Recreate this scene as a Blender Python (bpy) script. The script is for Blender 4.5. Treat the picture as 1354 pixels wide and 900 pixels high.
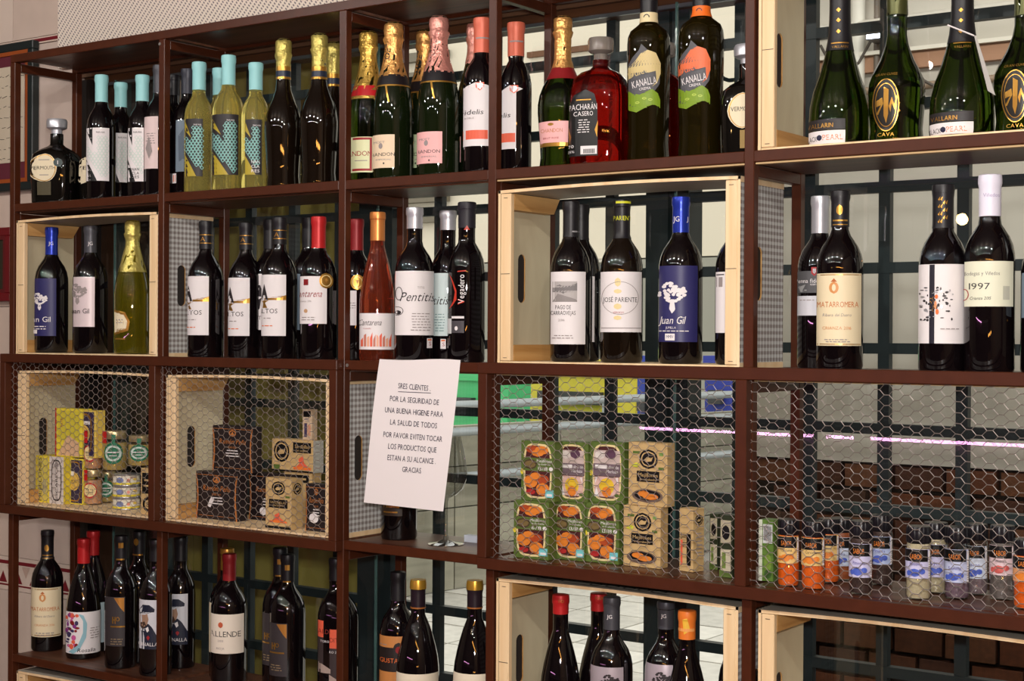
import bpy, math, random
from mathutils import Vector, Matrix
random.seed(7)
R=math.radians
for o in list(bpy.data.objects): bpy.data.objects.remove(o)
scn=bpy.context.scene; COL=scn.collection
# ---------------- camera (solved from the shelving grid) ----------------
FPX,YAW,PIT,ROLL=2023.915,0.61976,-0.0035,0.00553
CAM=Vector((3.12776,-2.29761,1.55192))
FW=Vector((-math.sin(YAW)*math.cos(PIT),math.cos(YAW)*math.cos(PIT),math.sin(PIT)))
R0=Vector((math.cos(YAW),math.sin(YAW),0)); U0=R0.cross(FW)
RT=R0*math.cos(ROLL)+U0*math.sin(ROLL); UP=-R0*math.sin(ROLL)+U0*math.cos(ROLL)
cd=bpy.data.cameras.new('camera'); cam=bpy.data.objects.new('camera',cd); COL.objects.link(cam)
m=Matrix.Identity(4)
for i in range(3): m[i][0]=RT[i]; m[i][1]=UP[i]; m[i][2]=-FW[i]; m[i][3]=CAM[i]
cam.matrix_world=m; cd.sensor_width=36; cd.lens=FPX/1354*36; cd.clip_start=.05; cd.clip_end=200
scn.camera=cam
# ---------------- world, view, lights ----------------
w=bpy.data.worlds.new('world'); scn.world=w; w.use_nodes=True
bg=w.node_tree.nodes['Background']; bg.inputs[0].default_value=(.86,.845,.81,1); bg.inputs[1].default_value=1.7
scn.view_settings.view_transform='Standard'; scn.view_settings.look='None'
scn.view_settings.gamma=1; scn.view_settings.exposure=.34
def light(name,kind,loc,power,col,size=.05,target=None,size_y=None):
    l=bpy.data.lights.new(name,kind); l.energy=power; l.color=col
    if kind=='AREA':
        l.size=size
        if size_y: l.shape='RECTANGLE'; l.size_y=size_y
    else: l.shadow_soft_size=size
    o=bpy.data.objects.new(name,l); COL.objects.link(o); o.location=loc
    if target is not None: o.rotation_euler=(Vector(target)-Vector(loc)).to_track_quat('-Z','Y').to_euler()
    return o
light('camera_flash','AREA',CAM+Vector((-.02,.03,.13)),30,(1,.97,.95),.07,(1.2,0,1.45))
for i in range(5): light('ceiling_downlight','POINT',(-.6+i*1.0,-2.0,2.74),(20,22,26,30,34)[i],(1,.96,.91),.02)
for i in range(7): light('amber_lamp','POINT',(2.5+i*.3,-3.0,2.1),3.,(1,.42,.08),.03)
for i in range(5): light('amber_lamp','POINT',(2.6+i*.30,-2.9,.9),2.,(1,.42,.08),.025)
light('courtyard_fill','AREA',(2.4,.75,2.5),11,(1,.97,.9),2.2,(2.4,1.5,1.9),.15)  # added fill that brightens the outside wall and brickwork, not a real fixture
light('counter_bulb','POINT',(1.427,-2.12,1.936),.9,(1,.62,.22),.019)
for i in range(5): light('ceiling_spot','POINT',(-.1+i*.9,-3.5,2.7),9,(1,.95,.9),.016)

# ---------------- helpers ----------------
def proj(P):
    d=Vector(P)-CAM; z=d.dot(FW); return 677+FPX*d.dot(RT)/z, 450-FPX*d.dot(UP)/z
def ray(u,v): return FW+RT*((u-677)/FPX)+UP*((450-v)/FPX)
def W(u,v,Y):
    d=ray(u,v); return CAM+d*((Y-CAM.y)/d.y)
def WZ(u,v,Z):
    d=ray(u,v); return CAM+d*((Z-CAM.z)/d.z)
def dep(P): return (Vector(P)-CAM).dot(FW)
def s2l(c):
    c=c/255.; return c/12.92 if c<.04045 else ((c+.055)/1.055)**2.4
MATS={}
def M(rgb,rough=.5,metal=0.,trans=0.,coat=0.,spec=.5,ior=1.45,emit=0.,noise=0.,nscale=30.,bump=0.,name=None):
    key=(rgb,rough,metal,trans,coat,spec,ior,emit,noise,nscale,bump)
    if key in MATS: return MATS[key]
    mt=bpy.data.materials.new(name or 'mat_%d_%d_%d'%rgb); mt.use_nodes=True
    nt=mt.node_tree; b=nt.nodes['Principled BSDF']; I=b.inputs
    c=tuple(s2l(x) for x in rgb)+(1,)
    I['Base Color'].default_value=c; I['Roughness'].default_value=rough; I['Metallic'].default_value=metal
    I['Transmission Weight'].default_value=trans; I['Coat Weight'].default_value=coat; I['Coat Roughness'].default_value=.03
    I['Specular IOR Level'].default_value=spec; I['IOR'].default_value=ior
    if emit: I['Emission Color'].default_value=c; I['Emission Strength'].default_value=emit
    if noise or bump:
        tc=nt.nodes.new('ShaderNodeTexCoord'); n=nt.nodes.new('ShaderNodeTexNoise'); n.inputs['Scale'].default_value=nscale; n.inputs['Detail'].default_value=5
        nt.links.new(tc.outputs['Object'],n.inputs['Vector'])
        if noise:
            r=nt.nodes.new('ShaderNodeValToRGB'); e=r.color_ramp.elements
            e[0].position=.3; e[1].position=.7
            e[0].color=tuple(x*(1-noise) for x in c[:3])+(1,); e[1].color=tuple(min(1,x*(1+noise)) for x in c[:3])+(1,)
            nt.links.new(n.outputs['Fac'],r.inputs['Fac']); nt.links.new(r.outputs['Color'],I['Base Color'])
        if bump:
            bp=nt.nodes.new('ShaderNodeBump'); bp.inputs['Strength'].default_value=bump; bp.inputs['Distance'].default_value=.002
            nt.links.new(n.outputs['Fac'],bp.inputs['Height']); nt.links.new(bp.outputs['Normal'],I['Normal'])
    MATS[key]=mt; return mt
def wood(name,c1,c2,sc=(3,30,30),rough=.5):
    mt=bpy.data.materials.new(name); mt.use_nodes=True; nt=mt.node_tree; b=nt.nodes['Principled BSDF']
    tc=nt.nodes.new('ShaderNodeTexCoord'); mp=nt.nodes.new('ShaderNodeMapping'); mp.inputs['Scale'].default_value=sc
    n=nt.nodes.new('ShaderNodeTexNoise'); n.inputs['Scale'].default_value=1.; n.inputs['Detail'].default_value=6; n.inputs['Distortion'].default_value=.6
    r=nt.nodes.new('ShaderNodeValToRGB'); e=r.color_ramp.elements; e[0].position=.32; e[1].position=.68
    e[0].color=tuple(s2l(x) for x in c1)+(1,); e[1].color=tuple(s2l(x) for x in c2)+(1,)
    L=nt.links.new; L(tc.outputs['Object'],mp.inputs['Vector']); L(mp.outputs['Vector'],n.inputs['Vector']); L(n.outputs['Fac'],r.inputs['Fac']); L(r.outputs['Color'],b.inputs['Base Color'])
    b.inputs['Roughness'].default_value=rough
    return mt
def pattern(name,kind,ca,cb,cc,sc):
    """gingham: two crossing stripe sets; weave: small checks"""
    mt=bpy.data.materials.new(name); mt.use_nodes=True; nt=mt.node_tree; b=nt.nodes['Principled BSDF']; L=nt.links.new
    tc=nt.nodes.new('ShaderNodeTexCoord'); sp=nt.nodes.new('ShaderNodeSeparateXYZ'); L(tc.outputs['Object'],sp.inputs[0])
    def stripe(out,scl,off=0):
        a=nt.nodes.new('ShaderNodeMath'); a.operation='MULTIPLY_ADD'; a.inputs[1].default_value=scl; a.inputs[2].default_value=off; L(out,a.inputs[0])
        f=nt.nodes.new('ShaderNodeMath'); f.operation='SINE'; L(a.outputs[0],f.inputs[0])
        g=nt.nodes.new('ShaderNodeMath'); g.operation='MULTIPLY_ADD'; g.inputs[1].default_value=1.1; g.inputs[2].default_value=.5; g.use_clamp=True; L(f.outputs[0],g.inputs[0])
        return g.outputs[0]
    def add(p,q,op='ADD'):
        a=nt.nodes.new('ShaderNodeMath'); a.operation=op; L(p,a.inputs[0]); L(q,a.inputs[1]); return a.outputs[0]
    if kind=='gingham':
        h=stripe(sp.outputs['Y'],sc); v=stripe(sp.outputs['Z'],sc)
        f=add(h,v)
        a=nt.nodes.new('ShaderNodeMath'); a.operation='MULTIPLY'; a.inputs[1].default_value=.5; L(f,a.inputs[0]); f=a.outputs[0]
    else:
        s=add(sp.outputs['X'],sp.outputs['Z']); d=add(sp.outputs['X'],sp.outputs['Z'],'SUBTRACT')
        h=stripe(s,sc); v=stripe(d,sc*.55); f=add(h,v,'MULTIPLY')
    r=nt.nodes.new('ShaderNodeValToRGB'); e=r.color_ramp.elements
    e[0].position=.1; e[1].position=.9; e[0].color=tuple(s2l(x) for x in ca)+(1,); e[1].color=tuple(s2l(x) for x in cc)+(1,)
    m_=e.new(.5); m_.color=tuple(s2l(x) for x in cb)+(1,)
    L(f,r.inputs['Fac']); L(r.outputs['Color'],b.inputs['Base Color']); b.inputs['Roughness'].default_value=.8
    return mt
def glass_sheet(name,tint=(1,1,1),gloss=1.0,rough=0.):
    mt=bpy.data.materials.new(name); mt.use_nodes=True; nt=mt.node_tree; nt.nodes.clear(); L=nt.links.new
    o=nt.nodes.new('ShaderNodeOutputMaterial'); mx=nt.nodes.new('ShaderNodeMixShader'); t=nt.nodes.new('ShaderNodeBsdfTransparent'); g=nt.nodes.new('ShaderNodeBsdfGlossy')
    t.inputs[0].default_value=tint+(1,); g.inputs['Roughness'].default_value=rough
    f=nt.nodes.new('ShaderNodeLayerWeight'); f.inputs['Blend'].default_value=.5
    pw=nt.nodes.new('ShaderNodeMath'); pw.operation='POWER'; pw.inputs[1].default_value=5.; L(f.outputs['Facing'],pw.inputs[0])
    mu=nt.nodes.new('ShaderNodeMath'); mu.operation='MULTIPLY_ADD'; mu.inputs[1].default_value=.75*gloss; mu.inputs[2].default_value=.075*gloss; L(pw.outputs[0],mu.inputs[0])
    L(mu.outputs[0],mx.inputs[0]); L(t.outputs[0],mx.inputs[1]); L(g.outputs[0],mx.inputs[2]); L(mx.outputs[0],o.inputs[0])
    return mt
class MB:
    def __init__(s): s.v=[]; s.f=[]; s.m=[]; s.mats=[]
    def mi(s,mat):
        if mat not in s.mats: s.mats.append(mat)
        return s.mats.index(mat)
    def quad(s,pts,mat):
        n=len(s.v); s.v+=[tuple(p) for p in pts]; s.f.append(tuple(range(n,n+len(pts)))); s.m.append(s.mi(mat))
    def box(s,a,b,mat,rot=0,org=(0,0)):
        x0,y0,z0=a; x1,y1,z1=b; n=len(s.v)
        c,sn=math.cos(rot),math.sin(rot)
        for z in (z0,z1):
            for x,y in ((x0,y0),(x1,y0),(x1,y1),(x0,y1)):
                s.v.append((org[0]+x*c-y*sn,org[1]+x*sn+y*c,z) if rot or org!=(0,0) else (x,y,z))
        k=s.mi(mat)
        for f in ((0,3,2,1),(4,5,6,7),(0,1,5,4),(1,2,6,5),(2,3,7,6),(3,0,4,7)):
            s.f.append(tuple(n+i for i in f)); s.m.append(k)
    def bar(s,p,q,r,mat,n=4,caps=True):
        p=Vector(p); q=Vector(q); d=(q-p).normalized(); a=d.orthogonal().normalized(); b=d.cross(a); k=len(s.v)
        for P in (p,q):
            for i in range(n):
                t=2*math.pi*i/n; s.v.append(tuple(P+a*(r*math.cos(t))+b*(r*math.sin(t))))
        mi=s.mi(mat)
        for i in range(n):
            j=(i+1)%n; s.f.append((k+i,k+j,k+n+j,k+n+i)); s.m.append(mi)
        if caps:
            s.f.append(tuple(k+i for i in reversed(range(n)))); s.m.append(mi); s.f.append(tuple(k+n+i for i in range(n))); s.m.append(mi)
    def lathe(s,prof,mat,seg=32,sq=0,jit=0,c=(0,0)):
        """prof: list of (r,z) bottom to top; sq: rounded square exponent amount"""
        k=len(s.v); mi=s.mi(mat)
        for r,z in prof:
            for i in range(seg):
                t=2*math.pi*i/seg; rr=r
                if sq: 
                    e=sq; rr=r/((abs(math.cos(t))**e+abs(math.sin(t))**e)**(1/e))
                if jit: rr*=1+random.uniform(-jit,jit); 
                s.v.append((c[0]+rr*math.cos(t),c[1]+rr*math.sin(t),z+(random.uniform(-jit,jit)*.004 if jit else 0)))
        for a in range(len(prof)-1):
            for i in range(seg):
                j=(i+1)%seg; s.f.append((k+a*seg+i,k+a*seg+j,k+(a+1)*seg+j,k+(a+1)*seg+i)); s.m.append(mi)
        s.f.append(tuple(k+i for i in reversed(range(seg)))); s.m.append(mi)
        l=k+(len(prof)-1)*seg; s.f.append(tuple(l+i for i in range(seg))); s.m.append(mi)
    def build(s,name,parent=None,loc=None,smooth=None):
        me=bpy.data.meshes.new(name); me.from_pydata(s.v,[],s.f)
        for x in s.mats: me.materials.append(x)
        me.polygons.foreach_set('material_index',s.m); me.update()
        if smooth: me.shade_smooth(); me.set_sharp_from_angle(angle=R(smooth))
        o=bpy.data.objects.new(name,me); COL.objects.link(o)
        if parent: o.parent=parent
        if loc is not None: o.location=loc
        return o
def thing(name,label,cat,loc=(0,0,0),group=None,rz=0):
    o=bpy.data.objects.new(name,None); COL.objects.link(o); o.location=loc; o.rotation_euler.z=rz; o.empty_display_size=.05
    o['label']=label; o['category']=cat
    if group: o['group']=group
    return o
def tag(o,label=None,cat=None,group=None,kind=None):
    if label:o['label']=label
    if cat:o['category']=cat
    if group:o['group']=group
    if kind:o['kind']=kind
    return o
# glyph cache: every letter as a small flat mesh
GL={}
def make_glyphs():
    chars='ABCDEFGHIJKLMNOPQRSTUVWXYZabcdefghijklmnopqrstuvwxyz0123456789.,/&ÁÑÉÓñéáíóú-+%:'
    obs=[]
    for ch in chars:
        c=bpy.data.curves.new('g','FONT'); c.body=ch; c.resolution_u=2; c.fill_mode='FRONT'
        o=bpy.data.objects.new('g',c); COL.objects.link(o); obs.append((ch,o))
    dg=bpy.context.evaluated_depsgraph_get(); dg.update()
    for ch,o in obs:
        e=o.evaluated_get(dg); me=e.to_mesh()
        vs=[(v.co.x,v.co.y) for v in me.vertices]; fs=[tuple(p.vertices) for p in me.polygons]
        if vs:
            x0=min(v[0] for v in vs); x1=max(v[0] for v in vs); GL[ch]=([(x-x0,y) for x,y in vs],fs,x1-x0)
        e.to_mesh_clear()
    for ch,o in obs:
        c=o.data; bpy.data.objects.remove(o); bpy.data.curves.remove(c)
make_glyphs()
def layout(txt):
    x=0; out=[]
    for ch in txt:
        if ch==' ' or ch not in GL: x+=.32; continue
        vs,fs,wd=GL[ch]; out.append((x,vs,fs)); x+=wd+.09
    return out,max(x-.09,.01)
class Surf:
    """drawing surface: map(a,b,off)->xyz ; a right, b up (metres or pixels), sa/sb: max cell"""
    def __init__(s,fn,sa,sb): s.fn=fn; s.sa=sa; s.sb=sb
    def text(s,mb,txt,a,b,h,mat,width=None,rot=0,off=2,slant=0,align=.5):
        lo,wd=layout(txt); k=h/.7; kx=k if width is None else width/wd
        c,sn=math.cos(rot),math.sin(rot); mi=mb.mi(mat)
        for x,vs,fs in lo:
            n=len(mb.v)
            for vx,vy in vs:
                X=(x+vx-wd*align)*kx+slant*vy*k; Y=(vy-.35)*k
                mb.v.append(s.fn(a+X*c-Y*sn,b+X*sn+Y*c,off))
            for f in fs: mb.f.append(tuple(n+i for i in f)); mb.m.append(mi)
    def poly(s,mb,pts,mat,off=1):
        b0=min(p[1] for p in pts); b1=max(p[1] for p in pts); n=max(6,int(math.ceil((b1-b0)/s.sb))); mi=mb.mi(mat)
        n=min(n,40)
        if len(pts)==4 and pts[0][1]==pts[1][1] and pts[2][1]==pts[3][1] and pts[0][0]==pts[3][0] and pts[1][0]==pts[2][0]: n=max(1,int((b1-b0)/s.sb/6))
        def cross(b):
            xs=[]
            for i in range(len(pts)):
                (xa,ya),(xb,yb)=pts[i],pts[(i+1)%len(pts)]
                if (ya<=b)!=(yb<=b): xs.append(xa+(xb-xa)*(b-ya)/(yb-ya))
            return sorted(xs)
        e=(b1-b0)*1e-4
        for i in range(n):
            ba=b0+(b1-b0)*i/n; bb=b0+(b1-b0)*(i+1)/n
            A=cross(ba+e); B=cross(bb-e); C=cross((ba+bb)/2)
            if len(A)!=len(B): A=B=C
            for j in range(0,len(A)-1,2):
                wdt=max(A[j+1]-A[j],B[j+1]-B[j]); q=max(1,min(12,int(math.ceil(wdt/s.sa)))); k=len(mb.v)
                for t in range(q+1):
                    f=t/q; mb.v.append(s.fn(A[j]+(A[j+1]-A[j])*f,ba,off)); mb.v.append(s.fn(B[j]+(B[j+1]-B[j])*f,bb,off))
                for t in range(q): mb.f.append((k+2*t,k+2*t+2,k+2*t+3,k+2*t+1)); mb.m.append(mi)
    def rect(s,mb,a0,b0,a1,b1,mat,off=1): s.poly(mb,[(a0,b0),(a1,b0),(a1,b1),(a0,b1)],mat,off)
    def ell(s,mb,a,b,ra,rb,mat,off=1,n=20): s.poly(mb,[(a+ra*math.cos(2*math.pi*i/n),b+rb*math.sin(2*math.pi*i/n)) for i in range(n)],mat,off)
    def ring(s,mb,a,b,ra,rb,th,mat,off=1,n=24,exp=2):
        mi=mb.mi(mat); k=len(mb.v)
        def se(t): 
            c_,s_=math.cos(t),math.sin(t); return (abs(c_)**(2/exp)*(1 if c_>0 else -1),abs(s_)**(2/exp)*(1 if s_>0 else -1))
        for i in range(n):
            x,y=se(2*math.pi*i/n); mb.v.append(s.fn(a+ra*x,b+rb*y,off)); mb.v.append(s.fn(a+(ra-th)*x,b+(rb-th)*y,off))
        for i in range(n):
            j=(i+1)%n; mb.f.append((k+2*i,k+2*j,k+2*j+1,k+2*i+1)); mb.m.append(mi)
    def se(s,mb,a,b,ra,rb,mat,off=1,exp=4,n=28):
        pts=[]
        for i in range(n):
            t=2*math.pi*(i+.5)/n; c_,s_=math.cos(t),math.sin(t)
            pts.append((a+ra*abs(c_)**(2/exp)*(1 if c_>0 else -1),b+rb*abs(s_)**(2/exp)*(1 if s_>0 else -1)))
        s.poly(mb,pts,mat,off)
# ---------------- common colours ----------------
STEEL=M((72,34,18),.33,spec=.32,noise=.12,nscale=40,name='brown_painted_steel')
FRAME=M((70,33,18),.38,spec=.3,noise=.10,nscale=30,name='brown_mesh_frame_paint')
SHELFWOOD=wood('brown_laminate_board',(70,42,30),(108,68,48),(4,50,50),.35)
TAN=M((190,160,115),.6,name='raw_board_edge')
PALE=wood('pale_pine_batten',(226,190,142),(242,214,172),(40,40,3),.6)
PINE=wood('golden_pine_block',(176,126,66),(212,166,104),(40,3,40),.55)
PLY=wood('grey_plywood',(186,170,138),(208,196,164),(8,8,4),.6)
GING=pattern('grey_brown_gingham','gingham',(206,206,202),(172,168,166),(132,122,116),2*math.pi/.0115)
GRILLE=M((34,44,46),.45,noise=.15,nscale=25,name='dark_green_iron_paint')
WHITE=M((228,222,222),.6,name='white_label_paper'); CREAM=M((226,212,180),.6,name='cream_label_paper'); BLACK=M((14,13,14),.4,name='black_ink')
GREY=M((120,116,116),.5,name='grey_ink'); GOLD=M((200,150,70),.3,.8,name='gold_print'); SILV=M((190,190,195),.3,.6,name='silver_print')
RED=M((186,28,34),.4); CORAL=M((226,98,70),.5)
TEAL=M((150,210,212),.45); NAVY=M((42,40,92),.45)
ORANGE=M((240,110,30),.5)
# ================= ROOM SETTING =================
def struct(name,mb,parent=None,smooth=None):
    o=mb.build(name,parent,smooth=smooth); o['kind']='structure'; return o
PLASTER=M((120,108,96),.8,noise=.05,nscale=6,name='warm_plaster')
b=MB(); b.box((-2.7,-5.0,-.1),(4.7,.25,0),M((120,96,76),.4,noise=.15,nscale=5)); struct('floor',b)
b=MB(); b.box((-2.7,-5.0,3.0),(4.7,.6,3.1),M((84,76,68),.8)); struct('ceiling',b)
b=MB(); b.box((-2.7,-5.1,0),(4.7,-5.0,3.0),M((54,42,36),.7)); struct('wall_back',b)
b=MB(); b.box((4.7,-5.1,0),(4.8,.6,3.0),PLASTER); struct('wall_right',b)
b=MB(); b.box((-2.8,-5.1,0),(-2.7,.6,3.0),PLASTER); struct('wall_left',b)
# marble tiled wall to the left of the window
MORT=M((168,150,138),.8)
b=MB(); b.box((-2.7,.232,0),(-.035,.6,3.0),MORT); wf=struct('wall_front',b)
MARB=[M((202,182,168),.28,noise=.07,nscale=9,name='pink_marble_tile'),M((208,190,176),.28,noise=.06,nscale=7),M((196,178,166),.28,noise=.08,nscale=11)]
MAROON=M((112,24,34),.4)
def tile(x0,x1,z0,z1,mat):
    t=MB(); g=.0012; t.box((x0+g,.221,z0+g),(x1-g,.234,z1-g),mat); return t.build('tile',wf)
xs=[-.035-.255*i for i in range(0,5)]
zrows=[(.0,.22),(.22,.55),(.55,.872),(.96,1.29),(1.29,1.62),(1.62,1.95),(1.95,2.30),(2.318,2.65),(2.65,3.0)]
for i in range(4):
    for (z0,z1) in zrows: tile(xs[i+1],xs[i],z0,z1,random.choice(MARB))
for i in range(8):   # patterned border course
    x1=-.035-.1275*i; x0=x1-.1275
    t=MB(); t.box((x0,.2215,.872),(x1,.234,.96),MARB[1]); 
    t.box((x0,.2205,.941),(x1,.2216,.950),MAROON); t.box((x0,.2205,.884),(x1,.2216,.888),MAROON)
    for k in range(2):
        c=x0+.032+.064*k; t.quad([(c-.017,.2208,.892),(c+.017,.2208,.892),(c,.2208,.922)],MAROON)
        t.quad([(c+.015,.2207,.938),(c+.049,.2207,.938),(c+.032,.2207,.908)],M((186,160,146),.4))
    t.build('border_tile',wf)
t=MB(); t.box((-1.055,.219,2.301),(-.035,.234,2.317),MARB[0]); t.box((-1.055,.2175,2.305),(-.035,.2192,2.313),MAROON); t.build('border_strip',wf)
# bulkhead above the window with the patterned covering, window head, jamb, sill
WEAVE=pattern('woven_grey_cream','weave',(226,212,198),(196,180,170),(112,104,108),2*math.pi/.0095)
b=MB(); b.box((-.085,.205,2.225),(4.7,.23,3.0),WEAVE); b.box((-.05,.235,2.2),(4.7,.32,3.0),M((96,66,44),.6)); struct('wall_front',b)['label']='bulkhead covered in a small grey and cream woven pattern'
HEAD=wood('brown_window_head',(62,36,20),(92,58,32),(3,30,30),.5)
b=MB(); b.box((-.05,.25,2.176),(4.7,.30,2.23),HEAD); b.box((-.05,.243,2.174),(4.7,.25,2.181),M((140,150,155),.3,.7)); struct('trim_1',b)
DKW=M((30,24,22),.45); DKB=M((58,40,26),.5)
b=MB(); b.box((-.036,.222,.3),(.02,.40,2.19),DKW); b.box((.02,.26,.3),(.075,.40,2.19),DKB); b.box((.082,.255,.3),(.12,.40,2.19),M((46,60,58),.35)); b.box((.12,.27,.3),(.186,.36,2.19),DKW); struct('trim_2',b)
b=MB(); b.box((-.05,.2,0),(4.7,.60,.3),PLASTER); struct('wall_front',b)
# glass panes
WG=glass_sheet('window_glass',(.93,.95,.94),1.0); EDGE=M((110,150,145),.15,trans=.5,name='green_glass_edge')
b=MB(); b.box((-.03,.236,.3),(4.7,.262,.315),GRILLE); win=struct('window_1',b)
for i,(x0,x1) in enumerate(((.098,.955),(.959,1.694),(1.698,3.2),(3.204,4.69))):
    t=MB(); t.quad([(x0,.24,.315),(x1,.24,.315),(x1,.24,2.183),(x0,.24,2.183)],WG); t.build('pane',win)
    t=MB(); t.box((x0-.0035,.2375,.315),(x0,.2425,2.183),EDGE); t.box((x1,.2375,.315),(x1+.0005,.2425,2.183),EDGE); t.build('pane_edge',win)
# framed pictures on the tiled wall
def framed(lab,u1,vt,vb,wd,fr,inner,mat_,paper,Yw=.2205):
    A=W(u1,vt,Yw-.022); B=W(u1,vb,Yw-.022); x1=A.x; zt=A.z; zb=B.z; x0=x1-wd
    ro=thing('framed_picture',lab,'picture',((x0+x1)/2,Yw-.011,zb)); ox,oy,oz=(x0+x1)/2,Yw-.011,zb; h=zt-zb; a=wd/2
    for n_,(b0,b1,c0,c1) in enumerate(((-a,a,0,.022),(-a,a,h-.022,h),(-a,-a+.022,.022,h-.022),(a-.022,a,.022,h-.022))):
        t=MB(); t.box((b0,-.011,c0),(b1,.011,c1),fr); o=t.build('frame_side',ro); bv=o.modifiers.new('b','BEVEL'); bv.width=.002
    t=MB()
    for (b0,b1,c0,c1) in ((-a+.022,a-.022,.022,.032),(-a+.022,a-.022,h-.032,h-.022),(-a+.022,-a+.032,.032,h-.032),(a-.032,a-.022,.032,h-.032)): t.box((b0,-.009,c0),(b1,.009,c1),inner)
    t.build('inner_frame',ro)
    t=MB(); t.box((-a+.02,-.004,.02),(a-.02,.008,h-.02),mat_); t.build('mat',ro)
    if paper:
        t=MB(); t.box((-a+.060,-.006,.075),(a-.040,-.0035,h-.06),paper); o=t.build('sheet',ro)
        t=MB(); rn=random.Random(4); INKW=M((50,44,46),.6)
        for i in range(9):
            z=h-.085-.027*i; x=-a+.07
            while x<a-.055:
                l=rn.uniform(.006,.022); t.bar((x,-.0064,z+rn.uniform(-.002,.002)),(x+l,-.0064,z+rn.uniform(-.003,.004)),.0008,INKW,3); x+=l+rn.uniform(.003,.012)
        pr=t.build('handwriting',o); pr['kind']='stuff'
framed('large framed handwritten sheet with orange-brown frame and maroon mat, upper left wall',43,52,250,.46,M((26,34,34),.4),M((150,72,28),.4),M((92,30,44),.7),M((196,182,160),.8))
framed('small dark picture in a burgundy frame low at the left edge',13,300,398,.30,M((104,18,24),.4),M((90,20,24),.4),M((44,40,28),.5),None)
# iron grille
gr=thing('window_grille','dark green iron window grille of crossing flat bars behind the glass','grille',(.2,.29,.3))
def gpart(name,a,bb,mat=GRILLE):
    t=MB(); o=(.2,.29,.3); t.box(tuple(a[i]-o[i] for i in range(3)),tuple(bb[i]-o[i] for i in range(3)),mat); return t.build(name,gr)
gx=[.236,.378,.521,.661,.803,1.09,1.236,1.382,1.523,1.806,1.95,2.092,2.233,2.376,2.52,2.66,2.80]
for x in gx: gpart('vertical_bar',(x-.0105,.283,.3),(x+.0105,.299,2.185))
for x in (.924,1.66): gpart('mullion',(x-.047,.27,.3),(x+.002,.33,2.185)); gpart('mullion',(x+.006,.275,.3),(x+.044,.33,2.185))
for k in range(-8,5): gpart('horizontal_bar',(.17,.281,1.532+.1425*k-.0095),(3.2,.300,1.532+.1425*k+.0095))
t=MB(); 
for i in range(18):
    a0=2*math.pi*i/18;a1=2*math.pi*(i+1)/18
    c=Vector(W(968,80,.29))-Vector((.2,.29,.3)); rr=.034
    t.bar(c+Vector((rr*math.cos(a0),0,rr*1.1*math.sin(a0))),c+Vector((rr*math.cos(a1),0,rr*1.1*math.sin(a1))),.004,GRILLE,5)
t.build('scroll_ring',gr,smooth=50)
# olive board behind the left sash
OLIVE=wood('olive_board',(150,138,64),(168,154,80),(6,6,2),.6)
for i in range(3):
    x0=W(150,450,.72).x; wd_=(W(505,450,.72).x-x0)/3; x0+=wd_*i
    b=MB(); b.box((x0,.72,.0),(x0+wd_-.004,.74,2.6),OLIVE); tag(b.build('shutter_board'),['olive shutter board behind the window grille, left of three','olive shutter board behind the window grille, middle of three','olive shutter board behind the window grille, next to the dark mullion'][i],'board','olive shutter boards')
# ================= OUTSIDE =================
BEIGE=M((184,178,166),.85,noise=.06,nscale=3,name='beige_render')
b=MB(); b.box((1.215,1.5,1.225),(5.5,1.7,4.2),BEIGE); b.box((1.20,1.53,-.1),(5.5,1.7,1.225),M((46,36,30),.9)); ow=b.build('courtyard_wall')
tag(ow,'grey-beige rendered outside wall with dark red brickwork below, seen through the right panes','wall')
BR=[M(c,.85,noise=.22,nscale=60) for c in ((78,42,20),(88,46,22),(66,34,17),(58,34,20),(92,54,30))]
mesh_cache={}
for r_ in range(13):
    z=1.16-.070*r_; off=(r_%2)*.068
    for c_ in range(10):
        x=1.225+.137*c_+off; 
        if x>2.55: continue
        k=random.randrange(5)
        if k not in mesh_cache:
            t=MB(); t.box((0,0,0),(.125,.05,.058),BR[k]); o=t.build('brick',ow); mesh_cache[k]=o.data
        else: o=bpy.data.objects.new('brick',mesh_cache[k]); COL.objects.link(o); o.parent=ow
        o.location=(x,1.5+random.uniform(0,.008),z)
PIPE=M((176,170,158),.5)
pz=W(1200,28,1.47).z
t=MB(); t.bar((1.25,1.47,pz),(3.4,1.47,pz+.02),.014,PIPE,8); tag(t.build('conduit',smooth=60),'pale horizontal conduit pipe on the outside wall near the top','pipe')
t=MB(); t.bar((1.25,1.47,pz-.17),(3.4,1.47,pz-.16),.010,M((130,110,90),.5),8); tag(t.build('conduit',smooth=60),'thin brown conduit pipe below the pale one on the outside wall','pipe')
z6=W(1290,66,1.48).z
t=MB(); t.box((1.3,1.475,z6-.03),(3.4,1.5,z6+.012),M((150,112,86),.7)); t.box((1.3,1.46,z6+.012),(3.4,1.5,z6+.022),M((206,200,186),.6)); tag(t.build('ledge'),'pale and brown ledge running along the outside wall behind the green bottles','ledge')
x7=W(1134,60,1.47).x
t=MB(); t.bar((x7,1.475,z6-.12),(x7,1.475,3.2),.018,M((206,202,190),.5),8); t.bar((x7+.05,1.475,z6-.05),(x7+.05,1.475,3.2),.008,M((90,80,70),.5),8); tag(t.build('downpipe',smooth=60),'pale vertical downpipe with a thin dark pipe beside it, top of the outside wall','pipe')
pts=[W(1085+17*i,60+38*math.sin(i*.9)+i*2,1.46) for i in range(12)]
t=MB()
for p,q in zip(pts,pts[1:]): t.bar(p,q,.004,M((70,62,54),.6),6)
tag(t.build('hanging_cable',smooth=60),'dark loose cable sagging across the outside wall beside the pipes','cable')
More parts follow.
